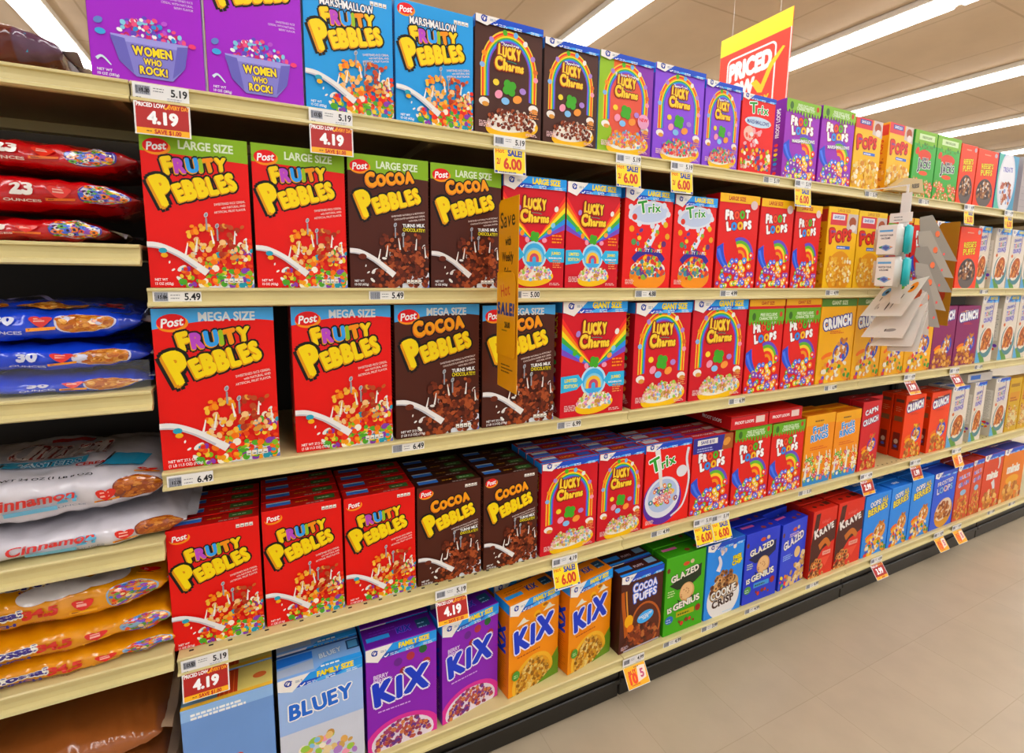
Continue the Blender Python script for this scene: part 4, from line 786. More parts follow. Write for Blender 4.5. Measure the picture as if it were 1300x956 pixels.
def flat(key, x0, x1, z, y, th, lab, grp=None):
    w, h, d = D[key][:3]; o = link('cereal_box', carton_mesh(key), ((x0+x1)/2, y+h, z+.0005)); o.rotation_euler = Matrix(((1,0,0),(0,0,-1),(0,1,0))).to_euler()
    add_top(o, key); o.scale = ((x1-x0)/w, th/d, 1); tag(o, lab, 'cereal box', grp)
# cartons lying flat on top of the upright ones
flat('flt', 1.70, 1.898, -.9010, .008, .05, 'red cereal box lying flat, left of the two on the upright boxes', 'cereal boxes lying flat on the fourth shelf')
flat('flt', 1.905, 2.098, -.9010, .008, .05, 'red cereal box lying flat, right of the two on the upright boxes', 'cereal boxes lying flat on the fourth shelf')
flat('ctr', 3.44, 3.70, -.8755, .02, .045, 'cream cereal box lying flat on the upright cream boxes')
flat('oab', 3.15, 3.36, -1.3005, .06, .03, 'blue cereal box lying flat, lower of two behind deep blue box', 'blue boxes lying flat on the bottom shelf')
flat('oab', 3.15, 3.36, -1.2695, .06, .03, 'blue cereal box lying flat, upper of two behind deep blue box', 'blue boxes lying flat on the bottom shelf')
# ------------------------------------------------------------------ price labels
def barcode(a, u, v, w, h, num=None):
    a.rect(u, v, u+w, v+h, 'b9bcc6'); R = random.Random(int(u*99)+3); x = u
    k = a.n+1
    while x < u+w-.01: l = R.uniform(.006, .016); a.poly([(x, v+h*.08), (x+l, v+h*.08), (x+l, v+h*.92), (x, v+h*.92)], '3c3f48', k); x += l+R.uniform(.004, .014)
    a.n = k
    if num: a.text(num, u+w*.6, v+h*.5, .075, '1c1c20', bold=.05, sx=.85)
def strip_mesh(price, bar, h=.024):
    a = Art(.083, h, .0008); a.bev(-a.w/2, 0, 0, a.w/2, .0008, h, .0003, 'f2f0ec'); barcode(a, .04, .12, .27, .76, bar)
    a.lines(.36, .6, .25, 2, .26, '6a6c74', .018); a.text(price, .985, .52, .17, '15151a', bold=.03, al='r', sx=.85); a.lines(.6, .06, .36, 1, .1, '9a9ca4', .014)
    return a.mesh('price_strip', 'label')
def head_mesh(price, bar):
    a = Art(.09, .03, .0008); a.bev(-a.w/2, 0, 0, a.w/2, .0008, .03, .0003, 'f1f0ee'); barcode(a, .05, .3, .26, .55, bar); a.lines(.36, .72, .25, 2, .16, '6a6c74', .016)
    a.text(price, .97, .6, .15, '15151a', bold=.03, al='r', sx=.85); a.lines(.6, .2, .36, 2, .12, '8a8ca0', .012); a.lines(.05, .1, .12, 1, .1, '555555', .012); return a.mesh('tag_header', 'label')
def flap_mesh(kind, price):
    h = .064; a = Art(.09, h, .0008); a.bev(-a.w/2, 0, 0, a.w/2, .0008, h, .0003, 'f1f0ee')
    if kind in 'hr':
        a.poly([(.03, .03), (.97, .03), (.97, .9), (.9, .99), (.1, .99), (.03, .9)], 'a8201a'); a.rect(.03, .03, .97, .2, 'f6b81c')
        a.text('PRICED LOW', .3, .87, .085, 'ffffff', bold=.04, sx=.72); a.band([(.53, .85), (.57, .8), (.64, .95)], .03, 'f6b81c', .02); a.text('EVERY DAY', .8, .86, .08, 'f6a81c', bold=.04, sx=.68)
        a.text(price, .5, .52, .25, 'ffffff', bold=.06, sx=.9); a.text('SAVE $1.00' if kind == 'h' else 'SAVE', .58, .115, .085, 'b8281c', bold=.05, sx=.85); a.lines(.2, .1, .12, 1, .1, '6a3a1c', .02)
    elif kind == 's':
        a.rect(.02, .06, .98, .99, 'f8dc10'); a.fancy('Hot', .06, .8, .33, .82, .12, 'd8341c', None, bold=.02, sx=.8); a.text('SALE!', .66, .85, .17, '2a3f9a', bold=.06, sx=.82)
        a.text('2/', .14, .48, .16, 'c8401c', bold=.04, sx=.7); a.text(price, .58, .42, .3, 'c8401c', bold=.05, sx=.8); a.rect(.02, .03, .1, .11, '2a3f9a'); a.rect(.9, .03, .98, .11, '2a3f9a'); a.lines(.14, .05, .7, 1, .1, '4a4f8a', .03)
    else:
        a.rect(.02, .03, .98, .97, 'f6b41c'); a.text('BUY', .35, .7, .14, 'd8401c', bold=.05, rot=.1); a.text('10', .33, .42, .3, 'e8501c', bold=.07); a.poly([(.5, .2), (.9, .3), (.95, .85), (.6, .9)], 'f6e0d0'); a.text('5', .75, .55, .26, 'c85a7a', bold=.05); a.lines(.2, .12, .5, 1, .1, 'c84a1c', .03); a.lines(.45, .86, .3, 1, .1, '8a5a4a', .03)
    return a.mesh('sale_flap', 'label')
TC = {}
def cached(fn, *k):
    if (fn, k) not in TC: TC[(fn, k)] = fn(*k)
    return TC[(fn, k)]
TAGS = {1: [('h', .05, '4.19', '19.30', 'under the first purple box'), ('h', .357, '4.19', '17.53', 'under the left sky-blue box'), ('s', .79, '6.00', '5.19', 'under the left dark brown box'), ('s', 1.172, '6.00', '5.19', 'under the green and orange box'), ('s', 1.378, '6.00', '5.19', 'under the left violet box'),
            ('t', 1.798, '5.19', '', 'under the red box with green lettering'), ('s', 1.957, '6.00', '5.19', 'under the left magenta box'), ('t', 2.387, '5.19', '', 'under the left yellow box'), ('t', 2.775, '5.19', '', 'under the left green box'), ('s', 3.152, '6.00', '4.99', 'under the left orange box'), ('s', 3.547, '6.00', '4.99', 'under the white oval box')],
        2: [('t', .051, '5.49', '15.86', 'under the leftmost red box'), ('t', .472, '5.49', '', 'under the left brown box'), ('t', .85, '5.00', '', 'just right of the yellow blade sign'), ('t', 1.266, '4.88', '', 'under the left box of round puffs'), ('t', 1.628, '4.99', '', 'under the leftmost yellow-banded red box'), ('t', 2.198, '4.99', '', 'under the left yellow box'), ('t', 3.42, '4.99', '', 'right of the orange box')],
        3: [('T', .051, '6.49', '13.78', 'under the leftmost red box'), ('t', .519, '6.49', '', 'under the left brown box'), ('t', 1.0, '6.99', '', 'under the rainbow ray box'), ('t', 1.708, '6.99', '', 'left of the yellow-headed red boxes'), ('t', 2.249, '6.99', '', 'under the first golden yellow box'), ('r', 2.817, '3.99', '', 'under the golden yellow boxes'), ('r', 3.215, '3.99', '', 'under the plum purple boxes'), ('t', 3.473, '6.99', '', 'under the first cream box')],
        4: [('h', .053, '4.19', '17.53', 'under the leftmost red box'), ('h', .63, '4.19', '', 'under the left brown box'), ('s', .995, '6.00', '4.19', 'under the left rainbow arch box'), ('t', 1.381, '4.99', '', 'under the purple bowl box'), ('s', 1.572, '6.00', '5.19', 'under the navy bannered red box'), ('s', 1.655, '6.00', '5.19', 'overlapping its neighbour\'s right side'), ('t', 2.148, '5.19', '', 'under the left orange lettered box'), ('r', 2.56, '2.99', '', 'under the front crimson box'), ('r', 2.958, '1.99', '', 'under the left bright orange box'), ('y', 3.345, '3.99', '', 'under the left cream box')],
        5: [('y', 1.259, '4.99', '4.99', 'beneath the dark brown puff box'), ('t', 1.436, '4.99', '', 'beneath the lime green box'), ('t', 1.616, '3.99', '', 'left under the azure bowl box'), ('t', 1.843, '4.99', '', 'beneath the tan doughnut box'), ('t', 2.208, '4.99', '', 'beneath the left scarlet box'), ('r', 2.658, '3.99', '', 'beneath the leftmost bright blue box'), ('y', 3.2, '4.99', '', 'beneath the deep blue box'), ('y', 3.38, '4.99', '', 'beneath the left coral box'), ('t', 3.77, '4.99', '', 'beneath the red minis box'), ('t', 4.02, '4.99', '', 'beneath the amber minis box')]}
KN = dict(h='red tag reading ', r='small red tag reading ', s='yellow SALE tag reading 2/', y='orange promotion tag ')
for r, L in TAGS.items():
    fy = (-.03 if r == 5 else 0)
    for i, (k, x, price, bar, where) in enumerate(L):
        if k in 'tT':
            o = link('price_strip', cached(strip_mesh, price, bar, .024 if k == 't' else .03), (x, fy-.0055 if k == 't' else fy-.0085, ZR[r]-.0295 if k == 't' else ZR[r]-.036))
            if k == 't': o.location.y = fy-.0022
            tag(o, 'white price strip %s, edge of the %s' % (where, SHELF[r]), 'price tag', 'white price strips on the '+SHELF[r]); continue
        t = bpy.data.objects.new('price_tag', None); COL.objects.link(t); t.location = (x, fy-.0095, ZR[r]-.003)
        if where.startswith('overl'): t.location.y -= .003
        tag(t, KN[k]+(price+' ' if k != 'y' else '')+where+', '+SHELF[r].replace(' shelf', ' shelf'), 'price tag', 'hanging price tags')
        hd = {'h': '5.19', 'r': '4.99', 's': bar or '5.19', 'y': '4.99'}[k]
        link('tag_header', cached(head_mesh, hd, bar if (bar and k == 'h') else ''), (0, 0, -.03), parent=t)
        fl = link('sale_flap', cached(flap_mesh, k, price), (0, 0, -.0302), parent=t)
        ang = {1: 6, 4: 20, 3: 30, 5: 34}[r]; ang = 4 if (r == 1 and i < 2) else ang; ang = 10 if (r == 4 and i == 0) else ang
        fl.location = (0, 0, -.0302); a = math.radians(ang)
        fl.rotation_euler = (-a, 0, 0); fl.location = (0, -.064*math.sin(a), -.0302-.064*math.cos(a)); fl.rotation_euler = (-a, 0, 0)

# ------------------------------------------------------------------ blade signs that stick out of the shelf edge
def blade(x, z0, z1, w, label, col='eba81a', full=True):
    t = bpy.data.objects.new('blade_sign', None); COL.objects.link(t); t.location = (x, -.014, z0); t.rotation_euler = (0, 0, -PI/2)
    tag(t, label, 'sign'); h = z1-z0
    a = Art(w, h, .0015)
    P = [(-w/2, .004), (-w/2, h-.012), (-w/2+.01, h-.002), (w/2, h), (w/2, 0)]
    a.add([(p, 0, q) for p, q in P]+[(p, .0015, q) for p, q in P], [tuple(range(5)), (9, 8, 7, 6, 5)]+[(i, i+5, (i+1) % 5+5, (i+1) % 5) for i in range(5)], col)
    if not full:
        a.ell(.5, .3, .2, 'a83a24', .4); link('panel', a.mesh('panel', 'label'), (w/2, 0, 0), parent=t); return t
    a.fancy('Save', .1, .85, .86, .86, .36, '3a3014', None, bold=.01, sx=.62, jig=5); a.text('with', .5, .785, .2, '3a3014', bold=.03, sx=.6); a.text('Weekly', .48, .705, .21, '3a3014', bold=.03, sx=.62); a.text('Sales', .5, .625, .21, '3a3014', bold=.03, sx=.62)
    a.lines(.2, .13, .6, 3, .018, '6a4a14', .03); link('panel', a.mesh('panel', 'label'), (w/2, 0, 0), parent=t)
    hh = h*.44; a = Art(w*.94, hh, .001)
    P = [(-a.w/2, 0), (-a.w/2, hh-.004), (-a.w/2+.006, hh), (a.w/2-.02, hh), (a.w/2-.006, hh-.006), (a.w/2, hh-.025), (a.w/2, .006), (a.w/2-.006, 0)]
    a.add([(p, 0, q) for p, q in P]+[(p, .001, q) for p, q in P], [tuple(range(8)), tuple(range(15, 7, -1))]+[(i, i+8, (i+1) % 8+8, (i+1) % 8) for i in range(8)], 'f2b01c')
    a.fancy('Hot', .25, .7, .75, .74, .3, 'd8541c', None, bold=.01, sx=.6, jig=6); a.fancy('SALE!', .04, .5, .98, .5, .28, '2f3f86', None, bold=.07, sx=.62, jig=3); a.text('2/6.00', .6, .38, .14, '4a3a1c', bold=.05, sx=.6); a.lines(.3, .3, .4, 1, .1, '8a6a1c', .03)
    link('sale_card', a.mesh('sale_card', 'label'), (w*.48, -.004, h*.185), parent=t)
    b = MB(); b.bev(-.013, -.002, h*.48, .004, .004, h*.58, .001); link('clip', b.mesh('clip', 'clear'), parent=t)
    return t
blade(.76, -.648, -.163, .112, 'tall yellow blade sign reading Save with Weekly Sales, clipped to second shelf')
blade(2.9, -.55, -.10, .075, 'narrow dark gold blade sign right of the grey-backed stepped cards', 'a87a1c', False)

# big hanging sign in the next aisle
t = bpy.data.objects.new('hanging_sign', None); COL.objects.link(t); t.location = (3.504, 1.535, .5); t.rotation_euler = (0, 0, -PI/2)
tag(t, 'red and yellow PRICED LOW EVERY DAY sign hanging from the ceiling', 'sign')
a = Art(.6, .965, .006); a.bev(-.3, 0, 0, .3, .006, .965, .001, 'e23c24'); a.rect(0, .87, 1, 1, 'f8d42c'); a.rect(.985, 0, 1, .87, 'f0d8d0')
def rr(a, u0, v0, u1, v1, r, c):
    P = []
    for cx, cy, t0 in ((u1-r, v1-r*.62, 0), (u0+r, v1-r*.62, 1), (u0+r, v0+r*.62, 2), (u1-r, v0+r*.62, 3)):
        P += [(cx+r*math.cos((t0+j/5)*PI/2), cy+r*.62*math.sin((t0+j/5)*PI/2)) for j in range(6)]
    a.poly(P, c)
rr(a, .12, .36, .82, .825, .07, 'f6ece8'); rr(a, .14, .373, .80, .812, .055, 'e23c24')
a.text('PRICED', .46, .72, .2, 'f8f0ec', bold=.08, sx=.66); a.text('LOW', .33, .57, .18, 'f8f0ec', bold=.08, sx=.72); a.text('EVERY', .33, .44, .085, 'f8c81c', bold=.05, sx=.85); a.text('DAY', .66, .44, .085, 'f8c81c', bold=.05, sx=.85)
a.poly([(.5, .585), (.57, .60), (.64, .55), (.74, .68), (.90, .765), (.93, .755), (.78, .645), (.66, .49), (.60, .50)], 'f8c81c'); 
link('panel', a.mesh('panel', 'label'), parent=t)
for s in (-.2, .2):
    b = MB(); b.tube((s, .003, .966), (s, .003, CEIL-.5-.001), .0012); link('wire', b.mesh('wire', 'wire'), parent=t)

# ------------------------------------------------------------------ card and tub display hanging from the top shelf
t = bpy.data.objects.new('clip_strip', None); COL.objects.link(t); t.location = (2.335, -.155, -.44); t.rotation_euler = (0, 0, -PI/2)
tag(t, 'white plastic hanging strip under the top shelf holding two tubs', 'display strip')
b = MB(); b.bev(-.017, 0, 0, .017, .002, .405, .0008); link('strip', b.mesh('strip', 'plastic'), parent=t)
b = MB(); b.bev(-.004, -.001, .405, .004, .003, .43, .0008); b.box(-.15, -.001, .43, .004, .003, .434); link('hook', b.mesh('hook', 'plastic'), parent=t)
a = Art(.075, .034, .001); a.bev(-a.w/2, 0, 0, a.w/2, .001, .034, .0004, 'f0ece6'); a.lines(.2, .5, .5, 2, .3, '6a6a6a', .04); link('header_card', a.mesh('header_card', 'label'), (-.01, -.003, .30), parent=t)
for z, lab, off in ((-.262, 'upper white snack tub with teal lid side on the hanging strip', 0), (-.378, 'lower white snack tub with teal lid side on the hanging strip', .012)):
    o = bpy.data.objects.new('snack_tub', None); COL.objects.link(o); o.location = (2.31+off*.3, -.132-off*.3, z); o.rotation_euler = (0, 0, -PI/2); tag(o, lab, 'tub', 'tubs on the hanging strip')
    b = MB(); b.bev(-.05, -.03, 0, .05, .019, .112, .016, 'eeeae2', 3); link('tub_body', b.mesh('tub_body', 'label', True), parent=o)
    b = MB(); b.bev(.0505, -.026, .004, .064, .017, .108, .006, '1fb0b4', 2); link('lid', b.mesh('lid', 'label', True), parent=o)
    a = Art(.062, .104, .0005); a.rect(0, 0, 1, 1, 'f6f4ee'); a.rect(.08, .78, .8, .85, '6ab0e0'); a.text('WATCH YOUR', .48, .66, .1, '3a3a44', bold=.04, sx=.75); a.text('CALCIUMS', .44, .56, .1, '3a3a44', bold=.04, sx=.75)
    a.poly([(.1, .25), (.5, .34), (.9, .24), (.55, .1)], '8ab0d8'); a.poly([(.3, .24), (.5, .3), (.72, .23), (.52, .14)], '5a6ab0'); a.poly([(.1, .25), (.3, .29), (.3, .24), (.2, .2)], '3a8a5a'); a.poly([(.9, .24), (.72, .28), (.72, .22)], 'f0a83c')
    link('front_label', a.mesh('front_label', 'label'), (0, -.0302, .004), parent=o)
def card(name, P, label, grp, deco, flip=1):
    """thin stiff card from its outline; deco paints on it through the card's own axes"""
    P = [Vector(p) for p in P]; c = sum(P, Vector())/len(P); n = (P[1]-P[0]).cross(P[2]-P[1]).normalized()
    if n.dot(Vector((.2, -1.2, -.35))-c) < 0: n = -n
    b = MB(); k = len(P); b.add([p-c for p in P]+[p-c-n*.0012 for p in P], [tuple(range(k)), tuple(range(2*k-1, k-1, -1))]+[(i, (i+1) % k, (i+1) % k+k, i+k) for i in range(k)], 'e9e4dc' if grp[0] == 'w' else 'b4aca0')
    def at(u, v, e): return P[3]+(P[2]-P[3])*u+(P[0]-P[3]+((P[1]-P[2])-(P[0]-P[3]))*u)*v-c+n*(.0006+e)
    for j, (u, v, ru, rv, col) in enumerate(deco):
        b.add([at(u+ru*math.cos(q*PI/7), v+rv*math.sin(q*PI/7), j*.0001) for q in range(14)], [tuple(range(14))], col)
    o = link(name, b.mesh(name, 'label'), c); tag(o, label, 'card', grp); return o
W = [[(2.36,-.08,-.378),(2.36,-.228,-.332),(2.31,-.177,-.482),(2.31,-.033,-.492)], [(2.372,-.068,-.475),(2.372,-.22,-.389),(2.322,-.183,-.565),(2.322,-.037,-.577)], [(2.384,-.058,-.555),(2.384,-.223,-.427),(2.334,-.213,-.592),(2.334,-.068,-.609)], [(2.396,-.095,-.583),(2.396,-.221,-.459),(2.346,-.225,-.612),(2.346,-.125,-.622)]]
base = [(.25, .3, .04, .1, 'c8c2ba'), (.5, .3, .02, .14, '4a4440'), (.22, .12, .1, .03, 'b0aaa4'), (.55, .1, .12, .025, '8a8480')]
WD = [[(.2, .78, .09, .13, '5a9ad0'), (.22, .77, .04, .05, '1c2a3a'), (.5, .77, .09, .14, '6ab03a'), (.8, .77, .09, .14, 'f29a24'), (.78, .77, .035, .05, '3a2414'), (.3, .35, .012, .14, '3a3634'), (.6, .35, .012, .14, '3a3634'), (.2, .55, .012, .07, '3a3634'), (.45, .55, .012, .07, '3a3634'), (.7, .55, .012, .07, '3a3634')],
      [(.48, .8, .12, .18, '6a3a30'), (.8, .95, .1, .2, 'c85a2c'), (.35, .7, .015, .15, '2a2624'), (.62, .7, .015, .15, '2a2624'), (.35, .22, .07, .06, '7a8ac8'), (.62, .2, .14, .04, '9a9490')], [(.45, .75, .12, .12, '7a3a30'), (.7, .8, .05, .1, 'e8a03c')], [(.6, .6, .04, .1, 'e8702c')]]
for i, (w, dd) in enumerate(zip(W, WD)):
    card('recipe_card', [(p[0]+.035, p[1], p[2]-.004) for p in w], ['topmost white card with blue, green and orange dots, below the tubs', 'second white card down with brown picture, below the tubs', 'third white card down in the hanging fan', 'lowest white card in the hanging fan'][i], 'white cards fanned below the tubs', dd+base[:2])
G = [[(2.555,-.1,-.105),(2.646,-.1,-.09),(2.89,-.1,-.27),(2.787,-.1,-.266),(2.571,-.1,-.178)], [(2.518,-.118,-.164),(2.607,-.118,-.155),(2.832,-.118,-.341),(2.754,-.118,-.338),(2.529,-.118,-.214)], [(2.477,-.136,-.226),(2.558,-.136,-.219),(2.793,-.136,-.401),(2.691,-.136,-.398),(2.473,-.136,-.259)], [(2.448,-.154,-.284),(2.537,-.154,-.291),(2.72,-.154,-.476),(2.636,-.154,-.467),(2.457,-.154,-.335)], [(2.429,-.172,-.332),(2.511,-.172,-.346),(2.645,-.172,-.54),(2.566,-.172,-.533),(2.443,-.172,-.394)], [(2.412,-.19,-.379),(2.483,-.19,-.4),(2.527,-.19,-.565),(2.44,-.19,-.552)]]
for i, g in enumerate(G):
    gn = ['topmost', 'second', 'third', 'fourth', 'fifth', 'lowest'][i]
    P = [Vector(p) for p in g]; c = sum(P, Vector())/len(P); b = MB(); k = len(P)
    b.add([p-c for p in P]+[p-c+Vector((0, .0012, 0)) for p in P], [tuple(range(k)), tuple(range(2*k-1, k-1, -1))]+[(j, (j+1) % k, (j+1) % k+k, j+k) for j in range(k)], ['8d8476', 'a2988a', '8a8175', 'a1978b', '938a80', 'bcb0a6'][i])
    m0 = (P[0]+P[1])*.25+(P[2]+P[3])*.25-c
    for dx, dz, r_, col in ((-.02, .02, .018, 'e8702c'), (-.012, .012, .009, '6a2a14'), (.05, -.06, .008, 'e84a4a')):
        b.add([m0+Vector((dx+r_*math.cos(q*PI/6), -.0006-r_*.01, dz+r_*.7*math.sin(q*PI/6))) for q in range(12)], [tuple(range(12))], col)
    o = link('recipe_card', b.mesh('recipe_card', 'label'), c); tag(o, 'grey-backed slanting card, %s of the stepped fan right of the tubs' % gn, 'card', 'grey-backed cards stepped right of the tubs')
# tan cardboard holder on the top shelf edge
a = Art(.16, .06, .04); P = [(-.12, 0), (-.02, .055), (.1, .06), (.12, .006)]
a.add([(p, -.0, q) for p, q in P]+[(p, .03, q) for p, q in P], [tuple(range(4)), (7, 6, 5, 4)]+[(i, i+4, (i+1) % 4+4, (i+1) % 4) for i in range(4)], 'c8b080'); a.text('REESE', .85, .5, .1, '3a2c1c', bold=.05, rot=.15); a.n = 0
o = link('cardboard_holder', a.mesh('cardboard_holder', 'label'), (2.57, -.038, .001)); tag(o, 'small tan cardboard holder on the top shelf edge before the yellow box', 'cardboard holder')

# ------------------------------------------------------------------ pillow bags of the left bay
def bag(L, Dp, T, paint, seed, label, loc, group, rz=0., decals=None, tilt=0., part_col='d8d8e0', nose=1.):
    """pillow bag lying along x: s along its length, q around its girth (0 = aisle side, .25 = top)"""
    b = Art(1, 1); b.clip = False; b.V = []; NU, NV = 120, 64; off = Vector((seed*3.1, seed*1.7, 0))
    Z = [-1., 1.]
    def S(s, q, e=0.):
        v = S0(s, q, e); v.z = -T/2+T*(v.z-Z[0])/(Z[1]-Z[0]) if Z[1] < 1 else v.z; return v
    def S0(s, q, e=0.):
        th = PI-q*2*PI; c, sn = math.cos(th), math.sin(th)
        x = (s-.5)*L; prof = max(0., 1-abs(2*s-1)**5)**.55; wp = .90+.10*max(0., 1-abs(2*s-1)**6)
        cc = math.copysign(abs(c)**.5, c); ss = math.copysign(abs(sn)**.66, sn)
        y = Dp/2*cc*wp; z = T/2*ss*max(prof, .04)
        nn = noise.noise(Vector((x*9, y*9, z*16))+off)*.010+noise.noise(Vector((x*28, y*28, z*40))+off)*.0045
        cr = noise.noise(Vector((x*60+y*10, y*14, z*30))+off)*.0022*(1+2*abs(2*s-1)**4)
        n = Vector((0, c/Dp, sn/T)); n.normalize(); v = Vector((x, y, z))+n*(nn*min(1, prof*1.4)*nose+cr+e)
        if v.z < -T/2+.004: v.z = -T/2+.004-.0005*e
        v.z += tilt*(v.x); return v
    zz = [S0(i/60, j/NV).z for i in range(61) for j in range(NV)]; Z[:] = [min(zz), max(zz)]
    vs = []; fs = []; cs = []
    for j in range(NV):
        for i in range(NU+1):
            s = i/NU; q = j/NV; vs.append(tuple(S(s, q))); cs.append(lin(paint(s, q if q < .75 else q-1)))
    for j in range(NV):
        for i in range(NU): a0 = j*(NU+1)+i; b0 = ((j+1) % NV)*(NU+1)+i; fs.append((a0, a0+1, b0+1, b0))
    fs = [f[::-1] for f in fs]
    b.V = vs; b.F = fs; b.C = cs
    def mp(x, z, k): return tuple(S(x/L+0, (z/(2*(Dp+T)))+0, .0009+k*.00012))
    b.w = L; b.h = 2*(Dp+T)*1.0; b.map = mp; b.fw = lambda: L; b.fh = lambda: b.h
    if decals: decals(b)
    me = b.mesh('bag_film', 'film', True)
    t = bpy.data.objects.new('cereal_bag', None); COL.objects.link(t); t.location = (loc[0], loc[1], loc[2]+T/2); t.rotation_euler = (0, 0, rz)
    tag(t, label, 'bag', group); link('bag_body', me, parent=t)
    m = MB(); n = 26
    for sg in (1,):
        for i in range(n+1):
            y = (-.5+i/n)*Dp*.84
            for k, (dx, am) in enumerate(((-.006, .15), (.008, .5), (.022, 1))):
                z = noise.noise(Vector((y*22+seed, dx*20, seed)))*.016*am+tilt*L/2*sg-.006*am; m.V.append((sg*(L/2+dx-.004), y, z)); m.C.append(lin(part_col))
        for i in range(n):
            for k in range(2): a0 = i*3+k; m.F.append((a0, a0+1, a0+4, a0+3))
    link('end_seal', m.mesh('end_seal', 'film', True), parent=t)
    return t
def heart(a, u, v, r, txt=True, strip='f2a01c', col='d0281c'):
    hw = a.w/a.h; P = []
    for i in range(22):
        tt = i/22*2*PI; P.append((u+r*math.sin(tt)**3, v+r*hw*(.8*math.cos(tt)-.32*math.cos(2*tt)-.12*math.cos(3*tt)-.05*math.cos(4*tt))))
    a.poly(P, col); a.lines(u-r*.55, v+r*.1*hw, r*1.1, 2, r*.35*hw, 'f6b0a0', r*.2)
    a.poly([(u-r*1.2, v-r*.85*hw), (u+r*1.25, v-r*.75*hw), (u+r*1.2, v-r*1.25*hw), (u-r*1.2, v-r*1.35*hw)], strip); a.lines(u-r, v-r*1.15*hw, r*2, 1, .01, '8a3a1c', r*.2)
def bowl_patch(a, u, v, ru, rv, rim, cols, n, seed, ring=None, under=None):
    """oval window of cereal, made of small pieces that follow the bag"""
    hw = a.w/a.h
    if under:
        for i in range(40):
            t0 = i/40*2*PI; t1 = (i+1)/40*2*PI; a.poly([(u, v), (u+ru*1.08*math.cos(t0), v+rv*1.12*math.sin(t0)), (u+ru*1.08*math.cos(t1), v+rv*1.12*math.sin(t1))], under, a.n+1)
        a.n += 1
    k = a.n+2
    for ring_i in range(5):
        for i in range(36):
            t0 = i/36*2*PI; t1 = (i+1)/36*2*PI; r0 = ring_i/5; r1 = (ring_i+1)/5
            a.poly([(u+ru*r*math.cos(t), v+rv*r*math.sin(t)) for r, t in ((r0, t0), (r1, t0), (r1, t1), (r0, t1))], rim, k)
    a.n = k
    R = random.Random(seed); base = a.n
    for i in range(n):
        t = R.uniform(0, 2*PI); r = math.sqrt(R.random())*.93; rr = R.uniform(.008, .014)*.5/a.w
        uu = u+ru*r*math.cos(t); vv = v+rv*r*math.sin(t); c = R.choice(cols)
        a.poly([(uu+rr*math.cos(q*PI/4), vv+rr*hw*R.uniform(.7, 1)*math.sin(q*PI/4)) for q in range(8)], c, base+1+i*.1)
        if ring: a.poly([(uu+rr*.4*math.cos(q*PI/3), vv+rr*hw*.4*math.sin(q*PI/3)) for q in range(6)], ring, base+1+i*.1+.05)
    a.n = int(base+1+n*.1)+1
def UU(x, cx, L): return (x-cx)/L+.5
def red_dec(bowl_u, num, heart_u):
    def f(a):
        bowl_patch(a, bowl_u, .005, .07, .06, 'd8d4e8', ['f2c01c', 'e8502c', '4a6ad0', '6ab03a', 'f08a2c', '8a4fb8', 'f4ecd8'], 150, 5, '2a1a2c', '3f2f8a')
        heart(a, heart_u, .008, .032, col='d8301c', strip='e8782c')
        a.text('23', num, .014, .045, 'f4ece4', bold=.06); a.text('OUNCES', num, -.028, .018, 'f4dcd4', bold=.03)
        a.poly([(.42, .11), (.6, .11), (.57, .085), (.47, .085)], '2a3a8a'); a.lines(.05, .03, .2, 1, .01, 'e8b0a0', .006)
    return f
RG = 'red cereal bags on the upper left shelf'
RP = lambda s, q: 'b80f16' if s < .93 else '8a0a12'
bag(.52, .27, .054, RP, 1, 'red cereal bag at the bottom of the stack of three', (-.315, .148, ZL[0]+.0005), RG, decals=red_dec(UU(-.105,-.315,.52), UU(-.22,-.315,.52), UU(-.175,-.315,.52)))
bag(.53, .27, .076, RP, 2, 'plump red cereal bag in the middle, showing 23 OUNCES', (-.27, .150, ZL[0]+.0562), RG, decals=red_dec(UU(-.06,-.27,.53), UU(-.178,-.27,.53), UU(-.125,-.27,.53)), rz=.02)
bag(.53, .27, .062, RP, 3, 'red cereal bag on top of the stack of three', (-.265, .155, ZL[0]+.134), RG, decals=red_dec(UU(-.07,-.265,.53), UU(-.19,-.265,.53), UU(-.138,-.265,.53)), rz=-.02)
def blue_dec(bowl_u, num, hu, top=False):
    def f(a):
        bowl_patch(a, bowl_u, .008, .08, .058, 'c87a28', GRN+['b8601c', 'd88a34'], 150, 6, None, 'd8d8ec'); heart(a, hu, .01, .032)
        a.text('30', num, .016, .042, 'd8dcf0', bold=.06); a.text('OUNCES', num, -.024, .018, 'c8d0f0', bold=.03)
        if top:
            for u in (.52, .74): bowl_patch(a, u, .15, .1, .035, 'b8742c', GRN, 70, 8)
            a.band([(.6, .2), (.66, .24), (.72, .21)], .02, 'b8b0e0', .01); heart(a, .9, .2, .03, strip='c8301c')
    return f
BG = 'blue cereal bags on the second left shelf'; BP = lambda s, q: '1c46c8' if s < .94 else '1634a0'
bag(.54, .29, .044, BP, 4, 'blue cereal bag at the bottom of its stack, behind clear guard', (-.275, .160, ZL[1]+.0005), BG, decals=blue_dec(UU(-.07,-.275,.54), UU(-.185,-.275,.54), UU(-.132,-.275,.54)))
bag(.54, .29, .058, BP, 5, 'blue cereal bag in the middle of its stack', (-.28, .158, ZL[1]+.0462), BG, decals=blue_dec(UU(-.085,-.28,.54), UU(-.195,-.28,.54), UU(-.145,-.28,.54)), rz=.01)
bag(.54, .30, .075, BP, 6, 'puffy blue cereal bag on top with biscuit pictures', (-.285, .165, ZL[1]+.106), BG, decals=blue_dec(UU(-.1,-.285,.54), UU(-.218,-.285,.54), UU(-.165,-.285,.54), True), rz=-.02)
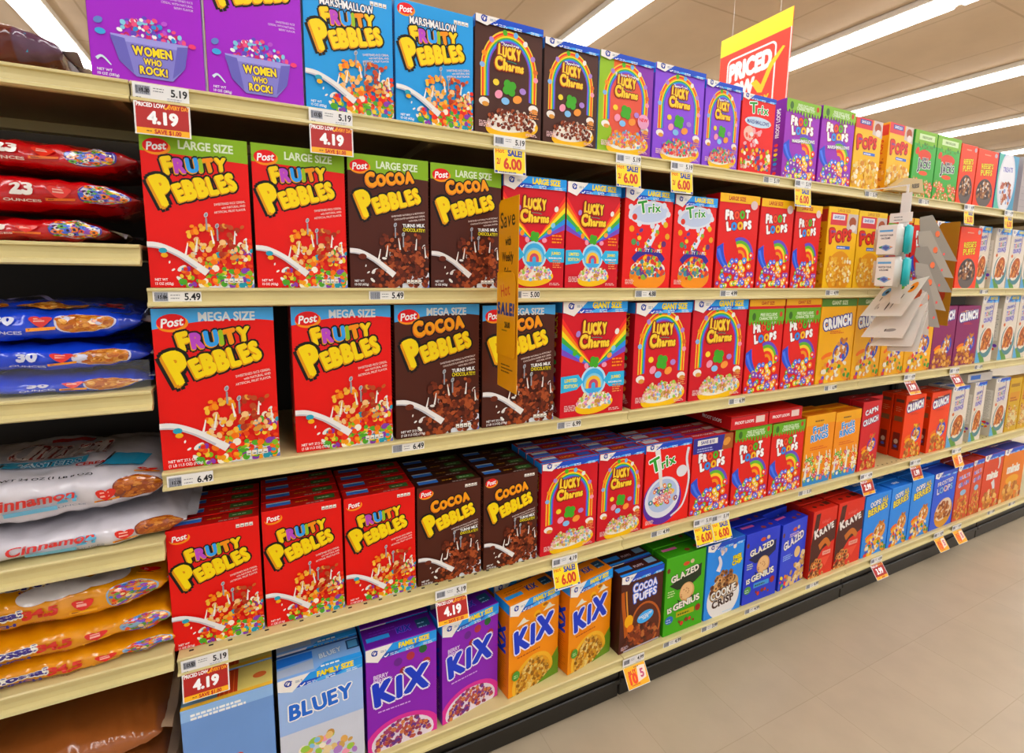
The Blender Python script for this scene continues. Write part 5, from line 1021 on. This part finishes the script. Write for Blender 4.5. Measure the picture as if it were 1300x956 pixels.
def white_dec(top):
    def f(a):
        bowl_patch(a, .905 if top else .915, .012, .07, .06, 'a85a1c', ['b8641c', 'c8782c', '9a4a14', 'd8903c'], 120, 7, None, '7a3a24'); heart(a, .81, .0, .03)
        a.text('24', .7, .008, .04, '6ab8d8', bold=.06); a.text('OUNCES', .7, -.028, .018, '8a94a8', bold=.02)
        a.text('Cinnamon', .6, .012, .042, 'c8302c', bold=.03, sh=.2, rot=.05); a.rect(.53, -.038, .67, -.012, '7ac0e0')
        if top:
            a.fancy('Cinnamon', .48, .235, .78, .235, .06, '9a2824', 'f4e8e4', ow=.05, bold=.04, jig=2, sx=.95); 
            for i in range(12): a.poly([(.47+i*.022, .19), (.47+(i+1)*.022, .19), (.47+(i+1)*.022, .222), (.47+i*.022, .222)], '2f93b4', a.n+1)
            a.n += 1; a.fancy('TOASTERS', .48, .192, .72, .192, .034, '1c6a8c', 'd8ecf4', ow=.05, bold=.04, jig=0); a.text('CEREAL', .76, .18, .022, 'a82824', bold=.05)
            for i in range(10): a.poly([(.79+i*.012, .16), (.79+(i+1)*.012, .16), (.81+(i+1)*.012, .225), (.81+i*.012, .225)], '2f9ec4', a.n+1)
            a.n += 1; a.band([(.77, .15), (.79, .17), (.81, .23)], .01, '14203a', .008); heart(a, .93, .12, .032, strip='f2a02c'); a.text('NET WT 24 OZ (1 LB 8 OZ)', .62, .105, .02, '2a2a34', bold=.03, sx=.9); a.band([(.56, .28), (.63, .29), (.7, .28)], .03, 'b82824', .03)
    return f
WG = 'white cereal bags on the third left shelf'; WP = lambda s, q: 'd8d4da'
bag(.56, .33, .058, WP, 7, 'white cereal bag at the bottom, its end reaching past the upright', (-.25, .178, ZL[2]+.0005), WG, decals=white_dec(False), rz=.02, part_col='e4e2e8')
bag(.56, .34, .105, WP, 8, 'puffy white cereal bag on top with red and teal lettering', (-.278, .188, ZL[2]+.0642), WG, decals=white_dec(True), rz=.03, part_col='e4e2e8')
def yel_dec(top, hu=.6, bu=.83):
    def f(a):
        bowl_patch(a, bu, .01, .075, .06, 'c89a4a', ['e8502c', 'f08a2c', '6a9a3a', '8a4fb8', '4a7ad0', 'f4d8a0', 'c83a2c'], 150, 9, None, '8fb0c8'); heart(a, hu, .004, .034, strip='f2b01c')
        a.text('34.5', hu-.12, .008, .042, 'c82c1c', bold=.07); a.text('OUNCES', hu-.12, -.03, .015, 'a84a1c', bold=.02); a.text('Colossal', hu-.27, .016, .042, '3a2a7a', bold=.06, rot=.04, out='f4f0e4', ow=.06); a.text('CRUNCH', hu-.27, -.02, .028, '3a2a7a', bold=.06)
        if top:
            a.text('Colossal', .53, .215, .07, '2f2360', bold=.07, out='f4ecd8', ow=.06, sh=.1); a.text('CRUNCH', .56, .16, .055, '2f2a78', bold=.08, out='f4ecd8', ow=.05); a.text('CEREAL', .6, .125, .02, '2a2260', bold=.05)
            for u, v, r in ((.6, .09, .04), (.66, .1, .05), (.72, .11, .05), (.79, .12, .045), (.84, .14, .03)): bowl_patch(a, u, v, r*1.2, .05, 'cfc8c4', ['d4cecb'], 1, 3)
            a.band([(.7, .18), (.74, .19), (.8, .23), (.87, .29)], .04, '9aa070', .02, k=a.n+6); a.n += 8; a.poly([(.69, .2), (.7, .165), (.75, .17), (.74, .2)], '5a2f9a'); a.poly([(.77, .17), (.8, .165), (.84, .2), (.81, .21)], '5a2f9a')
            bowl_patch(a, .8, .235, .022, .018, 'a8502c', ['a8502c'], 1, 1); bowl_patch(a, .87, .17, .018, .013, '6a8ab0', ['6a8ab0'], 1, 1); heart(a, .94, .13, .034)
    return f
YG = 'yellow cereal bags on the fourth left shelf'; YP = lambda s, q: 'e09a1c'
bag(.55, .33, .045, YP, 9, 'yellow cereal bag at the bottom of its stack', (-.272, .178, ZL[3]+.0005), YG, decals=yel_dec(False, .77, .9))
bag(.55, .33, .058, YP, 10, 'yellow cereal bag in the middle of its stack', (-.275, .178, ZL[3]+.0472), YG, decals=yel_dec(False, .75, .9), rz=.01)
bag(.55, .34, .085, YP, 11, 'puffy yellow cereal bag on top with purple rocket picture', (-.288, .185, ZL[3]+.107), YG, decals=yel_dec(True, .74, .89), rz=.02)
def brown_dec(a):
    a.poly([(.55, -.03), (.9, -.03), (.9, .05), (.55, .05)], '2f93b0'); a.poly([(.45, -.03), (.55, -.03), (.55, .05), (.47, .05)], 'd8701c'); a.text('COCOA', .72, .01, .03, '9ad0e0', bold=.04)
    a.band([(.0, .1), (.3, .09), (.6, .1), (.9, .12)], .008, 'e8e0dc', .005)
bag(.46, .26, .085, lambda s, q: '6a3018' if q > .11 or q < -.1 else ('5a1f12' if s < .86 else '5a3a50'), 12, 'brown cereal bag lying on the top shelf at far left', (-.33, .14, .0005), None, decals=brown_dec, part_col='8a7a8a')
for i, (z, T) in enumerate(((ZL[4]+.0005, .1), (ZL[4]+.1025, .09), (ZL[4]+.195, .08))):
    bag(.5, .3, T, lambda s, q: '9a5a2c', 20+i, 'tan cereal bag on the bottom left shelf, %s of three' % ['lowest', 'middle', 'topmost'][i], (-.29, .15, z), 'tan cereal bags on the bottom left shelf', part_col='c8a888')
# clear guard in front of the blue bags
b = MB(); b.bev(-.52, 0, .001, .0, .0025, .062, .0008); o = link('shelf_guard', b.mesh('shelf_guard', 'clear'), (-.006, .004, ZL[1])); tag(o, 'clear acrylic guard along the shelf edge before the blue bags', 'shelf guard')
_cu2 = bpy.data.objects.get('glyph_source'); bpy.data.objects.remove(_cu2)

# ------------------------------------------------------------------ light of the place and the camera
w = bpy.data.worlds.new('store_light'); bpy.context.scene.world = w; w.use_nodes = True
w.node_tree.nodes['Background'].inputs[0].default_value = (.97, .98, 1., 1); w.node_tree.nodes['Background'].inputs[1].default_value = .5
cam = bpy.data.cameras.new('camera'); co = bpy.data.objects.new('camera', cam); COL.objects.link(co)
cam.sensor_width = 36; cam.lens = 640.131*36/1300; cam.shift_y = -44.5/1300; cam.clip_start = .02; cam.clip_end = 80
Rv = Vector((.8965215533, -.4427771179, .0140544775)); Uv = Vector((.046396741, .1253993408, .9910208614)); Fv = Vector((.4405637835, .8878194801, -.1329666271))
Mx = Matrix((Rv, Uv, -Fv)).transposed().to_4x4(); Mx.translation = Vector((.204211934, -1.218727624, -.349258136)); co.matrix_world = Mx
cam.dof.use_dof = True; cam.dof.focus_distance = 1.35; cam.dof.aperture_fstop = 5.6
sc = bpy.context.scene; sc.camera = co
sc.view_settings.view_transform = 'Standard'; sc.view_settings.exposure = .6; sc.view_settings.look = 'None'
sc.cycles.max_bounces = 6; sc.cycles.diffuse_bounces = 3; sc.cycles.caustics_reflective = False; sc.cycles.caustics_refractive = False
